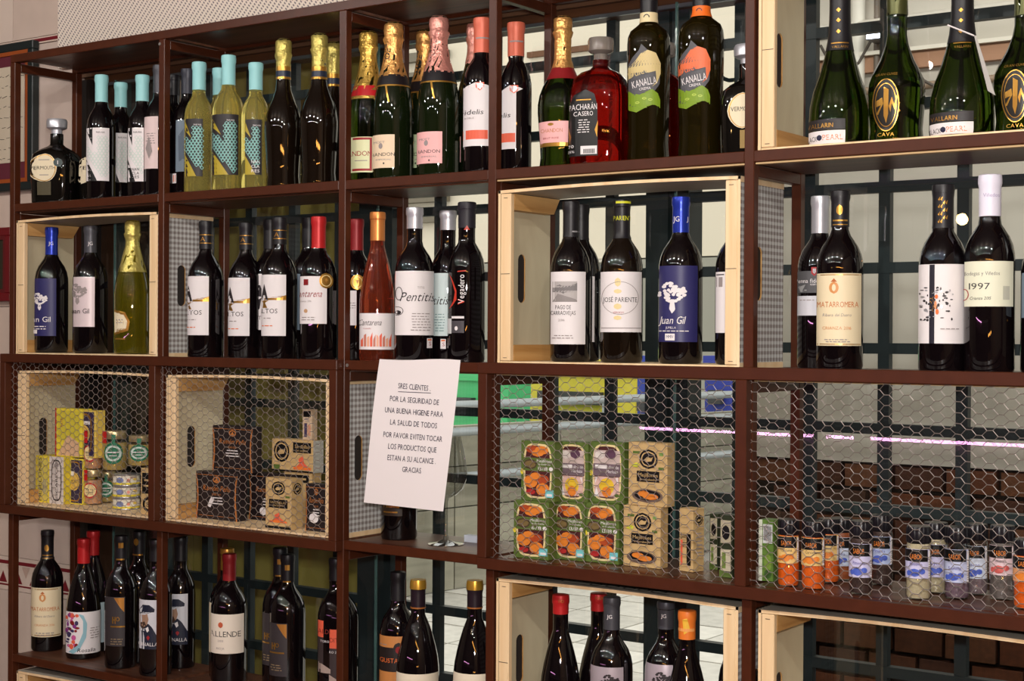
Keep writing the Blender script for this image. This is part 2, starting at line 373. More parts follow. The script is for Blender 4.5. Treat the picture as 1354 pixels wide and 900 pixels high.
p=W(1160,45,1.42); t=MB(); t.box((p.x-.022,1.40,p.z-.016),(p.x+.022,1.47,p.z+.016),M((60,60,64),.4)); t.box((p.x-.019,1.395,p.z-.014),(p.x+.019,1.402,p.z+.014),M((225,235,255),.4,emit=6.)); tag(t.build('wall_lamp'),'small lit white lamp on the outside wall between two green bottles','lamp')
p=W(892,50,13.9); t=MB(); t.box((p.x-.12,13.8,p.z-.12),(p.x+.12,13.998,p.z+.12),M((225,235,255),.4,emit=3.)); tag(t.build('street_lamp'),'small lit lamp outside between the two tall flavoured spirit bottles','lamp')
# street pavement: slabs
b=MB(); b.box((-14,.6,-.14),(6,30,-.02),M((150,146,138),.9)); st=b.build('street_ground'); st['kind']='structure'
SL=[M((196,192,182),.75,noise=.10,nscale=14,bump=.6),M((186,182,172),.75,noise=.12,nscale=14,bump=.6),M((206,202,192),.75,noise=.10,nscale=12,bump=.6)]
sc={}
for i in range(10):
    for j in range(13):
        x=-3.6+.5*i; y=1.8+.4*j; k=random.randrange(3)
        if k not in sc:
            t=MB(); t.box((0,0,-.03),(.485,.385,0),SL[k]); o=t.build('paving_slab',st); sc[k]=o.data
        else: o=bpy.data.objects.new('paving_slab',sc[k]); COL.objects.link(o); o.parent=st
        o.location=(x,y,random.uniform(-.003,0))
# ramp wall with boards and tubular railing
D=Vector((.155,.988,0)).normalized(); N=Vector((D.y,-D.x,0)); B0=Vector((-2.62,4.75,0))
CONC=[wood('board_marked_concrete',(120,116,100),(146,142,126),(2,2,14),.85),wood('board_marked_concrete_b',(132,128,112),(154,150,132),(2,2,14),.85)]
rw=thing('ramp_wall','low grey-beige boarded ramp wall outside below the tube railing','wall',tuple(B0))
for k in range(4):
    for j in range(6):
        a=D*(j*.95-.6); bq=D*(j*.95+.34-.0); z0=.25*k; 
        t=MB(); P=[a,bq,bq-N*.08,a-N*.08]; k0=random.randrange(2)
        lo=[(p.x,p.y,z0+.004) for p in P]; hi=[(p.x,p.y,z0+.246) for p in P]
        for q in range(4): t.quad([lo[q],lo[(q+1)%4],hi[(q+1)%4],hi[q]],CONC[k0])
        t.quad(hi,CONC[k0]); t.quad(lo[::-1],CONC[k0]); t.build('plank',rw)
TUBE=M((150,156,158),.4,.4,name='galvanised_tube')
rl=thing('tube_railing','grey tubular handrail along the ramp outside, before the coloured bins','railing',tuple(B0+N*.12))
for z in (1.13,.97,.70): t=MB(); t.bar(D*-.8+Vector((0,0,z)),D*5.4+Vector((0,0,z)),.027,TUBE,10); t.build('rail',rl,smooth=50)
for j in range(4): t=MB(); p=D*(j*1.5+.1); t.bar(p,p+Vector((0,0,1.13)),.022,TUBE,8); t.build('post',rl,smooth=50)
# recycling bins
def bin_(u0,u1,vt,Y,col,lab,lidcol=None):
    p=W(u0,vt,Y); q=W(u1,vt,Y); wd=q.x-p.x; h=p.z
    r=thing('street_bin',lab,'container',((p.x+q.x)/2,Y+.5,0))
    t=MB(); a=wd/2; dd=-.2
    pr=[(-a*.92,0),(a*.92,0),(a,h*.9),(-a,h*.9)]
    t.quad([(pr[i][0],-.5,pr[i][1]) for i in range(4)],col); t.quad([(pr[i][0],dd,pr[i][1]) for i in (3,2,1,0)],col)
    for i in range(4):
        j=(i+1)%4; t.quad([(pr[i][0],-.5,pr[i][1]),(pr[i][0],dd,pr[i][1]),(pr[j][0],dd,pr[j][1]),(pr[j][0],-.5,pr[j][1])],col)
    t.build('body',r)
    t=MB(); t.box((-a*1.01,-.53,h*.9),(a*1.01,dd+.02,h),lidcol or col); t.build('lid',r)
    t=MB(); t.box((-a*.5,-.56,h*.72),(a*.5,-.5,h*.80),M((60,60,60),.6)); t.build('handle',r)
bin_(505,673,478,7.2,M((70,180,110),.5),'green street container outside, left of the yellow one')
bin_(676,842,474,8.6,M((214,196,62),.5),'yellow street container outside behind the wire mesh')
bin_(843,862,470,7.2,M((40,60,150),.5),'narrow blue container just right of the yellow one')
bin_(932,966,470,8.8,M((44,56,150),.5),'blue container outside seen right of the wide dark mullion')
# far building
CW=M((214,204,184),.9,name='cream_facade'); GB=M((150,148,136),.9)
fb=thing('far_building','cream rendered building across the street with a grey lower band','building',(-6,14,0))
Yf=14
def fpart(name,u0,u1,v0,v1,mat,y0=0,y1=.4):
    p=W(u0,v1,Yf); q=W(u1,v0,Yf); t=MB(); t.box((p.x+6,y0,p.z),(q.x+6,y1,q.z),mat); return t.build(name,fb)
zb=W(700,345,Yf).z
t=MB(); t.box((-10,0,zb),(8,.5,9),CW); t.build('facade',fb)
t=MB(); t.box((-10,-.05,0),(8,.5,zb-.02),GB); t.build('lower_band',fb)
fpart('beam',700,800,65,70,M((100,66,40),.7),-.06,.0); fpart('awning',735,850,73,90,M((150,146,136),.7),-.05,.0)
for i in range(9): fpart('shutter_slat',500,596,66+26*i,90+26*i,M((112,104,88),.7),-.12,-.02)
fpart('window',735,800,350,430,M((90,94,92),.4),-.08,-.04); fpart('window_frame',728,807,343,349,M((190,184,170),.6),-.1,-.03)
# LED strip of the display counter behind the viewer (shows in the glass)
t=MB(); t.box((0,-.2,1.05),(3.0,.02,1.18),M((70,60,60),.4)); t.box((0,-.6,0),(3.0,-.2,1.05),M((60,48,44),.5))
dc=thing('display_counter','dark refrigerated counter behind the viewer, mirrored in the window glass','counter',(-.05,-2.46,0))
for n_,mb_ in (('cabinet',t),): mb_.build(n_,dc)
t=MB(); t.box((.09,.025,1.184),(1.65,.045,1.194),M((255,170,235),.4,emit=22.)); t.build('led_strip',dc)

# ================= SHELVING UNIT =================
LV=[2.219,1.86,1.5,1.14,.78,.42,.08]
RX=[.018,.544,1.0765,1.449,1.979,2.508]
su=thing('shelving_unit','tall dark brown steel shelving unit with open cells of wine bottles','shelf',(0,0,0))
def up(name,a,bb,mat=STEEL,label=None):
    t=MB(); t.box(a,bb,mat); o=t.build(name,su)
    bv=o.modifiers.new('b','BEVEL'); bv.width=.0012; bv.segments=1
    if label:o['label']=label
    return o
for x in RX:
    up('post',(x-.018,0,0),(x,.018,2.2)); up('post',(x-.018,.182,0),(x,.2,2.2))
    for z in LV: up('side_rail',(x-.018,.018,z-.042 if z<2.2 else z-.04),(x-.0005,.182,z-.0225 if z<2.2 else z-.02))
for i in range(5):
    x0=RX[i]; x1=RX[i+1]-.018
    for k,z in enumerate(LV):
        if k==0: continue
        up('rail',(x0,.0,z-.019),(x1,.018,z))
    for k,z in enumerate(LV):
        t=MB(); 
        if k==0: a=(x0,.019,z-.012); bb=(x1,.2,z-.002)
        else: a=(x0+.001,.0185,z-.022); bb=(x1-.001,.2,z-.002)
        t.box(a,bb,SHELFWOOD)
        if i>=3 and k<3: t.box((a[0],.004,z-.0225),(bb[0],.0184,z-.0195),TAN)
        t.build('shelf_board',su)
up('rail',(0,0,2.2),(2.508,.018,2.219)); up('rail',(0,.182,2.2),(2.508,.2,2.219))
for x,z in ((1.0,1.49),(1.085,1.49),(.53,2.19),(1.05,1.13),(1.46,1.49)):
    t=MB(); t.bar((x,-.0015,z),(x,.002,z),.0035,M((170,165,160),.3,.8),10); t.build('bolt',su,smooth=40)
# ---- wire mesh fronts ----
WIRE=M((168,158,152),.35,.5,name='galvanised_wire')
def mesh_front(x0,x1,mids,label):
    r=thing('mesh_door',label,'door',(x0,-.023,1.119)); H=.381; w_=.0205
    def p(name,a,bb):
        t=MB(); t.box(a,bb,FRAME); o=t.build(name,r); bv=o.modifiers.new('b','BEVEL'); bv.width=.0012; bv.segments=1
    L_=x1-x0
    p('frame_rail',(0,0,0),(L_,.0205,.0205)); p('frame_rail',(0,0,H-.0195),(L_,.0205,H+.001))
    p('frame_post',(0,0,.0205),(w_,.0205,H-.0195)); p('frame_post',(L_-w_,0,.0205),(L_,.0205,H-.0195))
    for mx in mids: p('frame_post',(mx-x0-w_,0,.0205),(mx-x0,.0205,H-.0195))
    t=MB(); a_=.0086; b_=.0077; hh=.00825; W_=a_+b_
    nc=int(L_/W_)+1; nr=int(.36/(2*hh))+1
    rnd=random.Random(3); jv={}
    def P(i,j,s):
        key=(i,j,s)
        if key not in jv:
            # node left/right end of the horizontal segment (i column, j row)
            x=i*W_+(0 if s==0 else a_); z=.012+j*2*hh+(hh if i%2 else 0)+ .0016*math.sin(i*.23+j*.1)
            jv[key]=Vector((min(max(x+rnd.uniform(-.0006,.0006),.004),L_-.004),.0170+rnd.uniform(-.0008,.0008),min(max(z+rnd.uniform(-.0005,.0005),.006),H-.006)))
        return jv[key]
    for i in range(nc):
        for j in range(nr):
            p0=P(i,j,0); p1=P(i,j,1); t.bar(p0,p1,.00085,WIRE,3,False)
            if i+1<nc:
                if i%2==0: js=(j-1,j)
                else: js=(j,j+1)
                for jj in js:
                    if 0<=jj<nr: t.bar(p1,P(i+1,jj,0),.0006,WIRE,3,False)
    o=t.build('wire_mesh',r); o['kind']='stuff'; return r
mesh_front(-.004,1.0765,[.544],'brown framed chicken-wire front over the two left compartments of crates')
mesh_front(1.427,2.51,[1.979],'brown framed chicken-wire front over the right compartments of tinned mussels and spices')
# ---- wooden crates ----
def crate(x0,z0,label,slotz=.5,top_print=False,rightgap=0,W_=.500,H=.322,Dp=.165,y0=.004):
    r=thing('wooden_crate',label,'crate',(x0,y0,z0),'wooden wine crates lying on their sides')
    def slab(side):
        # end panel with a handle slot
        t=MB(); xo=0 if side==0 else W_; xi=.005 if side==0 else W_-.005
        zc=H*slotz; yc=Dp*.42; sl=[]
        n=16
        for i in range(n):
            a=2*math.pi*(i+.5)/n; yy=yc+.012*math.cos(a); zz=zc+.034*(1 if math.sin(a)>0 else -1)+.012*math.sin(a); sl.append((yy,zz))
        def op(i):
            a=2*math.pi*(i+.5)/n; c,s_=math.cos(a),math.sin(a); k=1/max(abs(c),abs(s_)); 
            yy=Dp/2+Dp/2*c*k; zz=H/2+H/2*s_*k; return (min(max(yy,0),Dp),min(max(zz,0),H))
        ou=[op(i) for i in range(n)]
        # exact corners
        for q,(yy,zz) in ((2,None),(6,None),(10,None),(14,None)) if False else (): pass
        cors=[(Dp,H),(0,H),(0,0),(Dp,0)]
        for cy,cz in cors:
            k=min(range(n),key=lambda i:(ou[i][0]-cy)**2+(ou[i][1]-cz)**2); ou[k]=(cy,cz)
        outm,inm=(GING,PLY) 
        for i in range(n):
            j=(i+1)%n
            A=[(ou[i]),(ou[j]),(sl[j]),(sl[i])]
            t.quad([(xo,p[0],p[1]) for p in A],outm); t.quad([(xi,p[0],p[1]) for p in A[::-1]],inm)
            t.quad([(xo,ou[i][0],ou[i][1]),(xo,ou[j][0],ou[j][1]),(xi,ou[j][0],ou[j][1]),(xi,ou[i][0],ou[i][1])],PALE)
            t.quad([(xo,sl[i][0],sl[i][1]),(xo,sl[j][0],sl[j][1]),(xi,sl[j][0],sl[j][1]),(xi,sl[i][0],sl[i][1])],PINE)
        # pale rim on the outside, as the cloth stops short of the edges
        e=-.0006 if side==0 else .0006
        for (ya,yb,za,zb) in ((.0,Dp,H-.010,H),(0,Dp,0,.010)):
            q=[(xo+e,ya,za),(xo+e,yb,za),(xo+e,yb,zb),(xo+e,ya,zb)]; t.quad(q,PALE)
        t.quad([((xo+xi)/2,yc-.014,zc-.05),((xo+xi)/2,yc+.014,zc-.05),((xo+xi)/2,yc+.014,zc+.05),((xo+xi)/2,yc-.014,zc+.05)],M((40,33,30),.8))  # dark sheet closes the slot, its colour stands in for shade
        t.build('end_panel',r)
    slab(0); slab(1)
    for s in (0,1):
        xa=.0055 if s==0 else W_-.0285; xb=.0285 if s==0 else W_-.0055
        t=MB(); t.box((xa,0,.006),(xb,.012,H-.006),PALE); o=t.build('batten',r); bv=o.modifiers.new('b','BEVEL'); bv.width=.0015
        t=MB(); c=(xa+xb)/2
        for zz in (.012,H*.52,H-.014): 
            wq=.004 if zz!=H*.52 else .010
            t.box((c-wq,-.0008,zz-.0005),(c+wq,.0005,zz+.0005),M((90,80,70),.5,.3))
        t.build('staple',o)
        for z0_,z1_ in ((.006,.036),(H-.036,H-.006)):
            t=MB(); n0=len(t.v); k=.02
            lo=z0_<.1
            ys=(.0125,Dp-.001,Dp-.001-(0 if lo else k),)
            # chamfered block along the depth
            zA,zB=z0_,z1_
            prof=[(.0125,zA),(Dp-.002-(0 if lo else k),zA),(Dp-.002-(k if lo else 0),zB),(.0125,zB)]
            L0=[(xa,p[0],p[1]) for p in prof]; L1=[(xb,p[0],p[1]) for p in prof]
            t.quad(L0,PINE); t.quad(L1[::-1],PINE)
            for i in range(4): j=(i+1)%4; t.quad([L0[i],L1[i],L1[j],L0[j]],PINE)
            t.build('corner_block',r)
    t=MB(); t.box((0.0,0.002,0),(W_,Dp,.0055),PALE); t.build('bottom_board',r)
    t=MB(); nn=8; GRYT=M((172,164,150),.6,noise=.08,nscale=20)
    for i in range(nn):
        xa=W_*i/nn; xb=W_*(i+1)/nn; f=lambda x: .004*math.sin(math.pi*x/W_)
        t.quad([(xa,.0,H-.0055+f(xa)),(xb,.0,H-.0055+f(xb)),(xb,.0,H+f(xb)),(xa,.0,H+f(xa))],PALE)
        t.quad([(xa,.0,H+f(xa)),(xb,.0,H+f(xb)),(xb,Dp,H+f(xb)),(xa,Dp,H+f(xa))],GRYT)
        t.quad([(xa,.0,H-.0055+f(xa)),(xa,Dp,H-.0055+f(xa)),(xb,Dp,H-.0055+f(xb)),(xb,.0,H-.0055+f(xb))],GRYT)
        t.quad([(xa,Dp,H-.0055+f(xa)),(xa,Dp,H+f(xa)),(xb,Dp,H+f(xb)),(xb,Dp,H-.0055+f(xb))],PALE)
    tb=t.build('top_board',r)
    if top_print:
        t=MB(); S=Surf(lambda a,b_,o:(a,b_,H+.0046+.004*math.sin(math.pi*a/W_)-.004),.03,.01)
        for cx,rx in ((.10,.03),(.20,.012),(.235,.014),(.27,.012),(.30,.012),(.33,.016)): S.ring(t,cx,.03,rx,.012,.004,M((60,54,50),.7),n=16)
        S.rect(t,.14,.012,.36,.016,M((60,54,50),.7)); t.build('print',tb)
    return r
crate(.0215,1.5-.002,'wooden crate holding three bottles at the left end, blue-capped one first')
crate(1.4525,1.5-.002,'bright wooden crate with four bottles and a blue tree label, right of centre')
crate(1.984,1.86-.002,'wooden crate at the top right around the tall green sparkling bottles')
crate(.030,1.14-.002,'wooden crate behind wire mesh holding yellow boxes and green-lidded jars')
crate(.551,1.14-.002,'wooden crate behind wire mesh holding black and kraft boxes')
crate(1.453,.78-.002,'open wooden crate at the bottom with red and grey capped bottles',top_print=True)
crate(1.990,.78-.002,'empty wooden crate at the bottom right in front of the brickwork')
crate(.030,.42-.002,'wooden crate on the lowest visible shelf under the left bottles')
# ================= BOTTLES =================
SH={ # (r/R, h/H)
'bordeaux':[(.30,.010),(.80,.0),(.95,.004),(1,.022),(1,.56),(.985,.60),(.92,.645),(.78,.69),(.60,.725),(.47,.75),('n',.785),('n',.95),('l',.957),('l',.99),('n',1.0)],
'burgundy':[(.30,.010),(.84,.0),(.96,.005),(1,.025),(1,.36),(.985,.42),(.93,.49),(.82,.565),(.68,.64),(.55,.70),('n',.775),('n',.945),('l',.952),('l',.985),('n',1.0)],
'champagne':[(.30,.012),(.84,.0),(.96,.006),(1,.03),(1,.43),(.98,.48),(.91,.545),(.78,.615),(.63,.68),(.50,.745),('n',.82),('n',.93),('l',.94),('l',.975),('n',1.0)],
'prosecco':[(.30,.012),(.80,.0),(.90,.006),(.92,.03),(.88,.09),(.90,.16),(1,.38),(1,.43),(.94,.49),(.80,.55),(.62,.60),(.44,.66),('n',.74),('n',.93),('l',.94),('l',.975),('n',1.0)],
'pearl':[(.30,.012),(.84,.0),(.96,.006),(1,.03),(1,.12),(.97,.20),(.86,.28),(.69,.355),(.53,.44),(.43,.50),(.37,.56),('n',.66),('n',.93),('l',.94),('l',.975),('n',1.0)],
'rm':[(.30,.012),(.84,.0),(.93,.006),(.94,.03),(.91,.07),(.97,.18),(1,.27),(.97,.315),(.90,.345),(.77,.385),(.62,.425),(.50,.47),(.41,.51),(.35,.56),('n',.64),('n',.93),('l',.94),('l',.975),('n',1.0)],
'kanalla':[(.30,.012),(.88,.0),(.97,.006),(.98,.03),(.94,.12),(.97,.35),(1,.60),(1,.69),(.97,.73),(.85,.765),(.60,.79),(.42,.81),('n',.825),('n',1.0)],
'decanter':[(.30,.012),(.88,.0),(.94,.01),(.96,.03),(1,.40),(.99,.50),(.92,.585),(.72,.64),(.42,.68),('n',.71),('n',.83)],
'pacharan':[(.30,.012),(.93,.0),(.98,.01),(1,.03),(1,.52),(.97,.60),(.88,.675),(.70,.725),(.45,.75),('n',.78),('n',.83)],
}
SQ={'decanter':4.,'pacharan':3.2}
GDARK=M((12,7,9),.012,spec=.55,coat=.4,name='dark_red_wine_glass'); GBROWN=M((19,12,7),.012,spec=.55,coat=.4,name='brown_bottle_glass')
GGREEN=M((42,58,10),.01,trans=.97,ior=1.5,name='green_bottle_glass'); GDGREEN=M((16,24,8),.012,spec=.55,coat=.4,name='deep_green_glass')
GYEL=M((250,236,140),.01,trans=.88,ior=1.36,name='white_wine_glass'); GOLIVE=M((150,140,30),.01,trans=.85,ior=1.45)
GROSE=M((190,84,56),.01,trans=.88,ior=1.36,name='rose_wine_glass'); GRED=M((132,14,8),.01,trans=.9,ior=1.36,name='red_liqueur_glass'); GKAN=M((40,32,8),.012,trans=.6,ior=1.45)
GCLEAR=glass_sheet('clear_jar_glass',(.92,.94,.93),1.4)
MB_=M((24,22,26),.42,name='matt_black_capsule'); MGREY=M((74,74,80),.4,.3); MSLATE=M((58,60,70),.4,.2)
FGOLD=M((212,172,84),.28,.75,bump=.9,nscale=180,name='gold_foil'); FYEL=M((200,184,100),.3,.6,bump=.9,nscale=180); FCOP=M((236,176,104),.28,.75,bump=.9,nscale=180,name='copper_gold_foil'); FPINK=M((232,160,146),.3,.6,bump=.9,nscale=180,name='pink_foil')
MCORAL=M((206,104,80),.42,.15); MRED=M((186,34,36),.38,.2,name='red_capsule'); MDRED=M((140,30,34),.4,.2); MBLUE=M((40,60,170),.25,.5,name='blue_capsule'); MSILV=M((200,200,206),.32,.6,name='silver_capsule'); MCOPR=M((222,140,74),.32,.5); MWHT=M((226,222,236),.45,name='white_capsule')
FZ={1:1.858,2:1.498,3:1.138,4:.778}
BLUEG=M((120,136,150),.5); PINKL=M((236,178,176),.55,name='pink_label'); DKL=M((38,34,36),.5,name='charcoal_label')
class Bot: pass
def bottle(shape,row,u,top,w,d,cap=None,labs=(),Y=.062,base=None,glass=None,lift=0.,neck=.0142,name='wine_bottle',neckmat=None,bands=(),stopper=None,cat='bottle'):
    glass=glass or GDARK; fz=FZ[row]+lift
    if base is not None:
        p=WZ(u,base,fz); Y=p.y+.030
    vm=(top+(base or proj((W(u,450,Y).x,Y,fz))[1]))/2
    A=W(u,vm,Y); x=A.x; H=W(u,top,Y).z-fz; z0=dep((x,Y,(fz+1.55)/2)); Rr=w/2*z0/FPX
    al=math.atan2(CAM.x-x,Y-CAM.y)
    L=None
    if len(d)<3: pass
    root=thing(name,d,cat,(x,Y,fz),{1:'bottles on the top shelf row',2:'bottles on the second shelf row',3:'bottle behind the notice',4:'bottles on the bottom shelf row'}[row])
    lip=neck+.0014
    prof=[(neck if r=='n' else lip if r=='l' else r*Rr,h*H) for r,h in SH[shape]]
    def rad(z):
        for (r0,h0),(r1,h1) in zip(prof[1:],prof[2:]):
            if h0<=z<=h1 and h1>h0: return r0+(r1-r0)*(z-h0)/(h1-h0)
        return prof[-1][0] if z>0 else prof[2][0]
    sq=SQ.get(shape,0)
    mb=MB()
    if sq:
        # square body, round neck
        k=[i for i,(r,h) in enumerate(SH[shape]) if r=='n'][0]
        seg=40; body=prof[:k-1]; 
        n0=len(mb.v); mi=mb.mi(glass); allp=prof
        for q,(r,z) in enumerate(allp):
            e=sq if q<k-2 else (2.6 if q==k-2 else 2.)
            for i in range(seg):
                t=2*math.pi*i/seg; rr=r/((abs(math.cos(t))**e+abs(math.sin(t))**e)**(1/e)) if q<k-1 else r
                mb.v.append((rr*math.cos(t),rr*math.sin(t),z))
        for a in range(len(allp)-1):
            for i in range(seg):
                j=(i+1)%seg; mb.f.append((a*seg+i,a*seg+j,(a+1)*seg+j,(a+1)*seg+i)); mb.m.append(mi)
        mb.f.append(tuple(reversed(range(seg)))); mb.m.append(mi); mb.f.append(tuple(range((len(allp)-1)*seg,len(allp)*seg))); mb.m.append(mi)
        body_o=mb.build('bottle_glass',root,smooth=50)
        rot=al*.55; body_o.rotation_euler.z=rot
    else:
        # denser profile for a smooth shoulder
        mb.lathe(prof,glass,36); body_o=mb.build('bottle_glass',root,smooth=40)
    rpx=w/2
    def zof(v): 
        P=CAM+ray(u,v)*(z0-Rr*.9); return P.z-fz
    def fn(a,b_,off):
        s_=max(-.995,min(.995,(a-u)/rpx)); an=al+math.asin(s_); z=zof(-b_)
        rr=rad(z)+.00028*(1+off)
        if sq:
            # flat face: project on the rotated square
            t=an-math.pi/2-rot; e=sq; rr=(rad(z))/((abs(math.cos(t))**e+abs(math.sin(t))**e)**(1/e))+.0005*(1+off)
        return (rr*math.sin(an),-rr*math.cos(an),z)
    S=Surf(fn,4,2.)
    def ang_surf():
        # neck surface: a measured in pixels from the axis on the neck radius
        def f2(a,b_,off):
            z=zof(-b_); r_=rad(z)+.0006; s_=max(-.995,min(.995,(a-u)*z0/FPX/r_)); an=al+math.asin(s_); rr=r_+.0003*(1+off); return (rr*math.sin(an),-rr*math.cos(an),z)
        return Surf(f2,3,2.)
    SN=ang_surf()
    if cap:
        mat,vc=cap[0],cap[1]; kind=cap[2] if len(cap)>2 else ''
        zc=max(zof(vc),.1*H); cp=MB(); pts=[]
        n=10
        for i in range(n+1):
            z=zc+(H-zc)*i/n
            g=.0006
            if kind=='foil':
                f=(z/H)
                if f>.90: g=.0028
                if f>.965: g=.0012
                elif .885<f<=.90: g=.0035
            pts.append((rad(min(z,H*.995))+g,z if i<n else H+.001))
        if kind=='foil':
            pts=[p for p in pts if p[1]<H*.86]+[(rad(.86*H)+.0008,.86*H),(neck+.0030,.885*H),(neck+.0042,.90*H),(neck+.0020,.915*H),(neck+.0028,.95*H),(neck+.0024,.985*H),(neck-.002,H+.001)]
        else:
            pts[-1]=(rad(H*.985),H); pts.append((neck-.001,H+.0012))
        cp.lathe(pts,mat,28,jit=.05 if kind=='foil' else 0); co=cp.build('foil' if kind=='foil' else 'capsule',root,smooth=50)
    else: co=None
    for (v0,v1,mt) in bands:
        bb=MB(); za,zb=zof(v1),zof(v0); bb.lathe([(rad(za)+.0011,za),(rad((za+zb)/2)+.0012,(za+zb)/2),(rad(zb)+.0011,zb)],mt,28); bb.build('neck_band',root,smooth=40)
    if stopper:
        st=MB(); zs=.80*H; k_=stopper
        st.lathe([(neck*.80,zs),(neck*.85,.875*H),(neck*1.25,.885*H),(neck*1.55,.90*H),(neck*1.6,.975*H),(neck*1.45,H)],k_,28); st.build('stopper',root,smooth=40)
    def draw(S,mb,items):
        st=min(.30,5./max(1,len(items)))
        for n_,it in enumerate(items):
            k=it[0]; of=1+n_*st
            if k=='t': S.text(mb,it[1],it[2],-it[3],it[4],it[5],width=it[6] if len(it)>6 else None,rot=it[7] if len(it)>7 else 0,slant=it[8] if len(it)>8 else 0,off=of)
            elif k=='p': S.poly(mb,[(a,-b_) for a,b_ in it[1]],it[2],of)
            elif k=='e': S.ell(mb,it[1],-it[2],it[3],it[4],it[5],off=of)
            elif k=='r': S.rect(mb,it[1],-it[4],it[3],-it[2],it[5],of)
            elif k=='o': S.ring(mb,it[1],-it[2],it[3],it[4],it[5],it[6],n=it[7] if len(it)>7 else 24,off=of)
    for lb in labs:
        kind=lb.get('k','label'); mt=lb.get('m',WHITE)
        items=lb.get('i',[])
        if kind=='neck':
            mb=MB(); draw(SN,mb,items); mb.build('neck_print',co or root)['kind']='stuff'; continue
        if kind=='free':
            mb=MB(); draw(S,mb,items); mb.build(lb.get('n','print'),root)['kind']='stuff'; continue
        v0,v1=lb['v']; ur=lb['r']; ul=lb.get('l')
        br=math.asin(max(-.995,min(.995,(ur-u)/rpx))); a1=al+br
        if ul is None: a0=max(-a1,al-math.pi*.62) if a1>0 else al-math.pi*.6
        else: a0=al+math.asin(max(-.995,min(.995,(ul-u)/rpx)))
        mb=MB(); mi=mb.mi(mt); za,zb=zof(v1),zof(v0); na=16; nb=10
        for j in range(nb+1):
            z=za+(zb-za)*j/nb
            for i in range(na+1):
                an=a0+(a1-a0)*i/na
                if sq: 
                    t=an-math.pi/2-rot; rr=rad(z)/((abs(math.cos(t))**sq+abs(math.sin(t))**sq)**(1/sq))+.0005
                else: rr=rad(z)+.00035
                mb.v.append((rr*math.sin(an),-rr*math.cos(an),z))
        for j in range(nb):
            for i in range(na): a=j*(na+1)+i; mb.f.append((a,a+1,a+na+2,a+na+1)); mb.m.append(mi)
        lo=mb.build('label',root,smooth=60)
        if items:
            pr=MB(); draw(S,pr,items)
            if pr.f: pr.build('print',lo)['kind']='stuff'
    return root
INK=M((44,38,40),.5,name='dark_print'); SOFT=M((150,140,138),.6); MINT=M((150,214,206),.5); RDI=M((160,40,44),.5); ORI=M((226,112,50),.5); PALEG=M((196,214,204),.6)
def Nshape(x0,x1,v0,v1,mat): # bold diagonal-cut N
    w=x1-x0; h=v1-v0
    return [('p',[(x0,v0+.06*h),(x0+.38*w,v0+.40*h),(x0+.38*w,v0),(x1,v0),(x1,v1),(x0+.92*w,v1),(x0+.30*w,v0+.72*h),(x0+.30*w,v1),(x0,v1)],mat)]
def hatch(x0,x1,v0,v1,mat,step=4.,test=None):
    out=[]; r_=int((v1-v0)/step/.8); c_=int((x1-x0)/step)
    for i in range(c_+1):
        for j in range(r_+1):
            if test is None or test(x0+i*step+(step/2 if j%2 else 0),v0+j*step*.8): out.append(('o',x0+i*step+(step/2 if j%2 else 0),v0+j*step*.8,step*.56,step*.62,.75,mat,4))
    return out
def fine(u,v,w,n,mat=None,gap=3.2):
    """a few rows of tiny print drawn as thin broken lines"""
    out=[]; mat=mat or SOFT; rn=random.Random(int(u*7+v))
    for i in range(n):
        x=u-w/2*(.7+.3*rn.random()); e=u+w/2*(.7+.3*rn.random())
        while x<e:
            l=rn.uniform(2,6); out.append(('r',x,v+i*gap,min(x+l,e),v+i*gap+1.1,mat)); x+=l+1.2
    return out
def N_label(x0,x1,v0,v1,base,pat,sub,txt=None,tx=None):
    it=hatch(x0+(x1-x0)*.5,x1-5,v0+12,v1-16,pat,4.2)
    return it
# ---- top row, first cell ----
DECM=M((14,12,10),.04,spec=.6,coat=.5)
def verm(u,top,w,d,Y=.085,vis=1,lab=True,ul=None,lc=None):
    lc=lc or u-18
    items=[dict(k='free',n='label',i=[('e',lc,222,15,19,CREAM),('o',lc,222,14,18,1.,GOLD),('t','VERMOUTH',lc,222,4.6,BLACK,26),('r',lc-6,211,lc+6,212,SOFT),('r',lc-5,231,lc+5,232,SOFT),('r',lc-7,240,lc+8,258,M((70,62,36),.5)),('e',lc+16,215,5,6,M((60,74,74),.5)),('t','1',lc+16,215,5,WHITE)])] if lab else []
    return bottle('decanter',1,u,top,w,d,Y=Y,glass=DECM,neck=.0155,stopper=MSILV,labs=items,name='liqueur_bottle')
verm(75,158,58,'squat square dark vermouth bottle with round cream label and silver stopper',Y=.075,lc=60)
bottle('decanter',1,138,170,58,'second squat vermouth bottle, mostly hidden behind a white-labelled bottle',Y=.150,glass=DECM,neck=.0150,stopper=MSILV,name='liqueur_bottle',labs=[dict(k='free',n='label',i=[('e',113,225,9,18,CREAM),('t','VE',113,222,5,BLACK,10)])])
def nan(u,top,w,vc,l,r,v0,v1,d,**k):
    lab=dict(v=(v0,v1),l=l,r=r,m=WHITE,i=[('p',[(l,v0-.5),(l+.27*(r-l),v0-.5),(l+.27*(r-l),v0+.33*(v1-v0)),(l,v0+.04*(v1-v0))],BLACK),('p',[(l,v1+.5),(l,v1-.42*(v1-v0)),(l+.48*(r-l),v1+.5)],BLACK)]+hatch(l+2,r-4,v0+13,v1-6,PALEG,4.4,lambda x,v:(x>l+(r-l)*.45 or v>v0+20+(x-l)*1.3) and v<v0+38+(x-l)*1.4)+[('t','NAVIA',l+(r-l)*.62,v0+6,2.4,INK)]+k.pop('extra',[]))
    return bottle('bordeaux',1,u,top,w,d,cap=(TEAL,vc),labs=[lab],**k)
nan(134,100,38,133,115,144,169,239,'dark bottle with teal capsule and white angular label beside the square vermouth bottle')
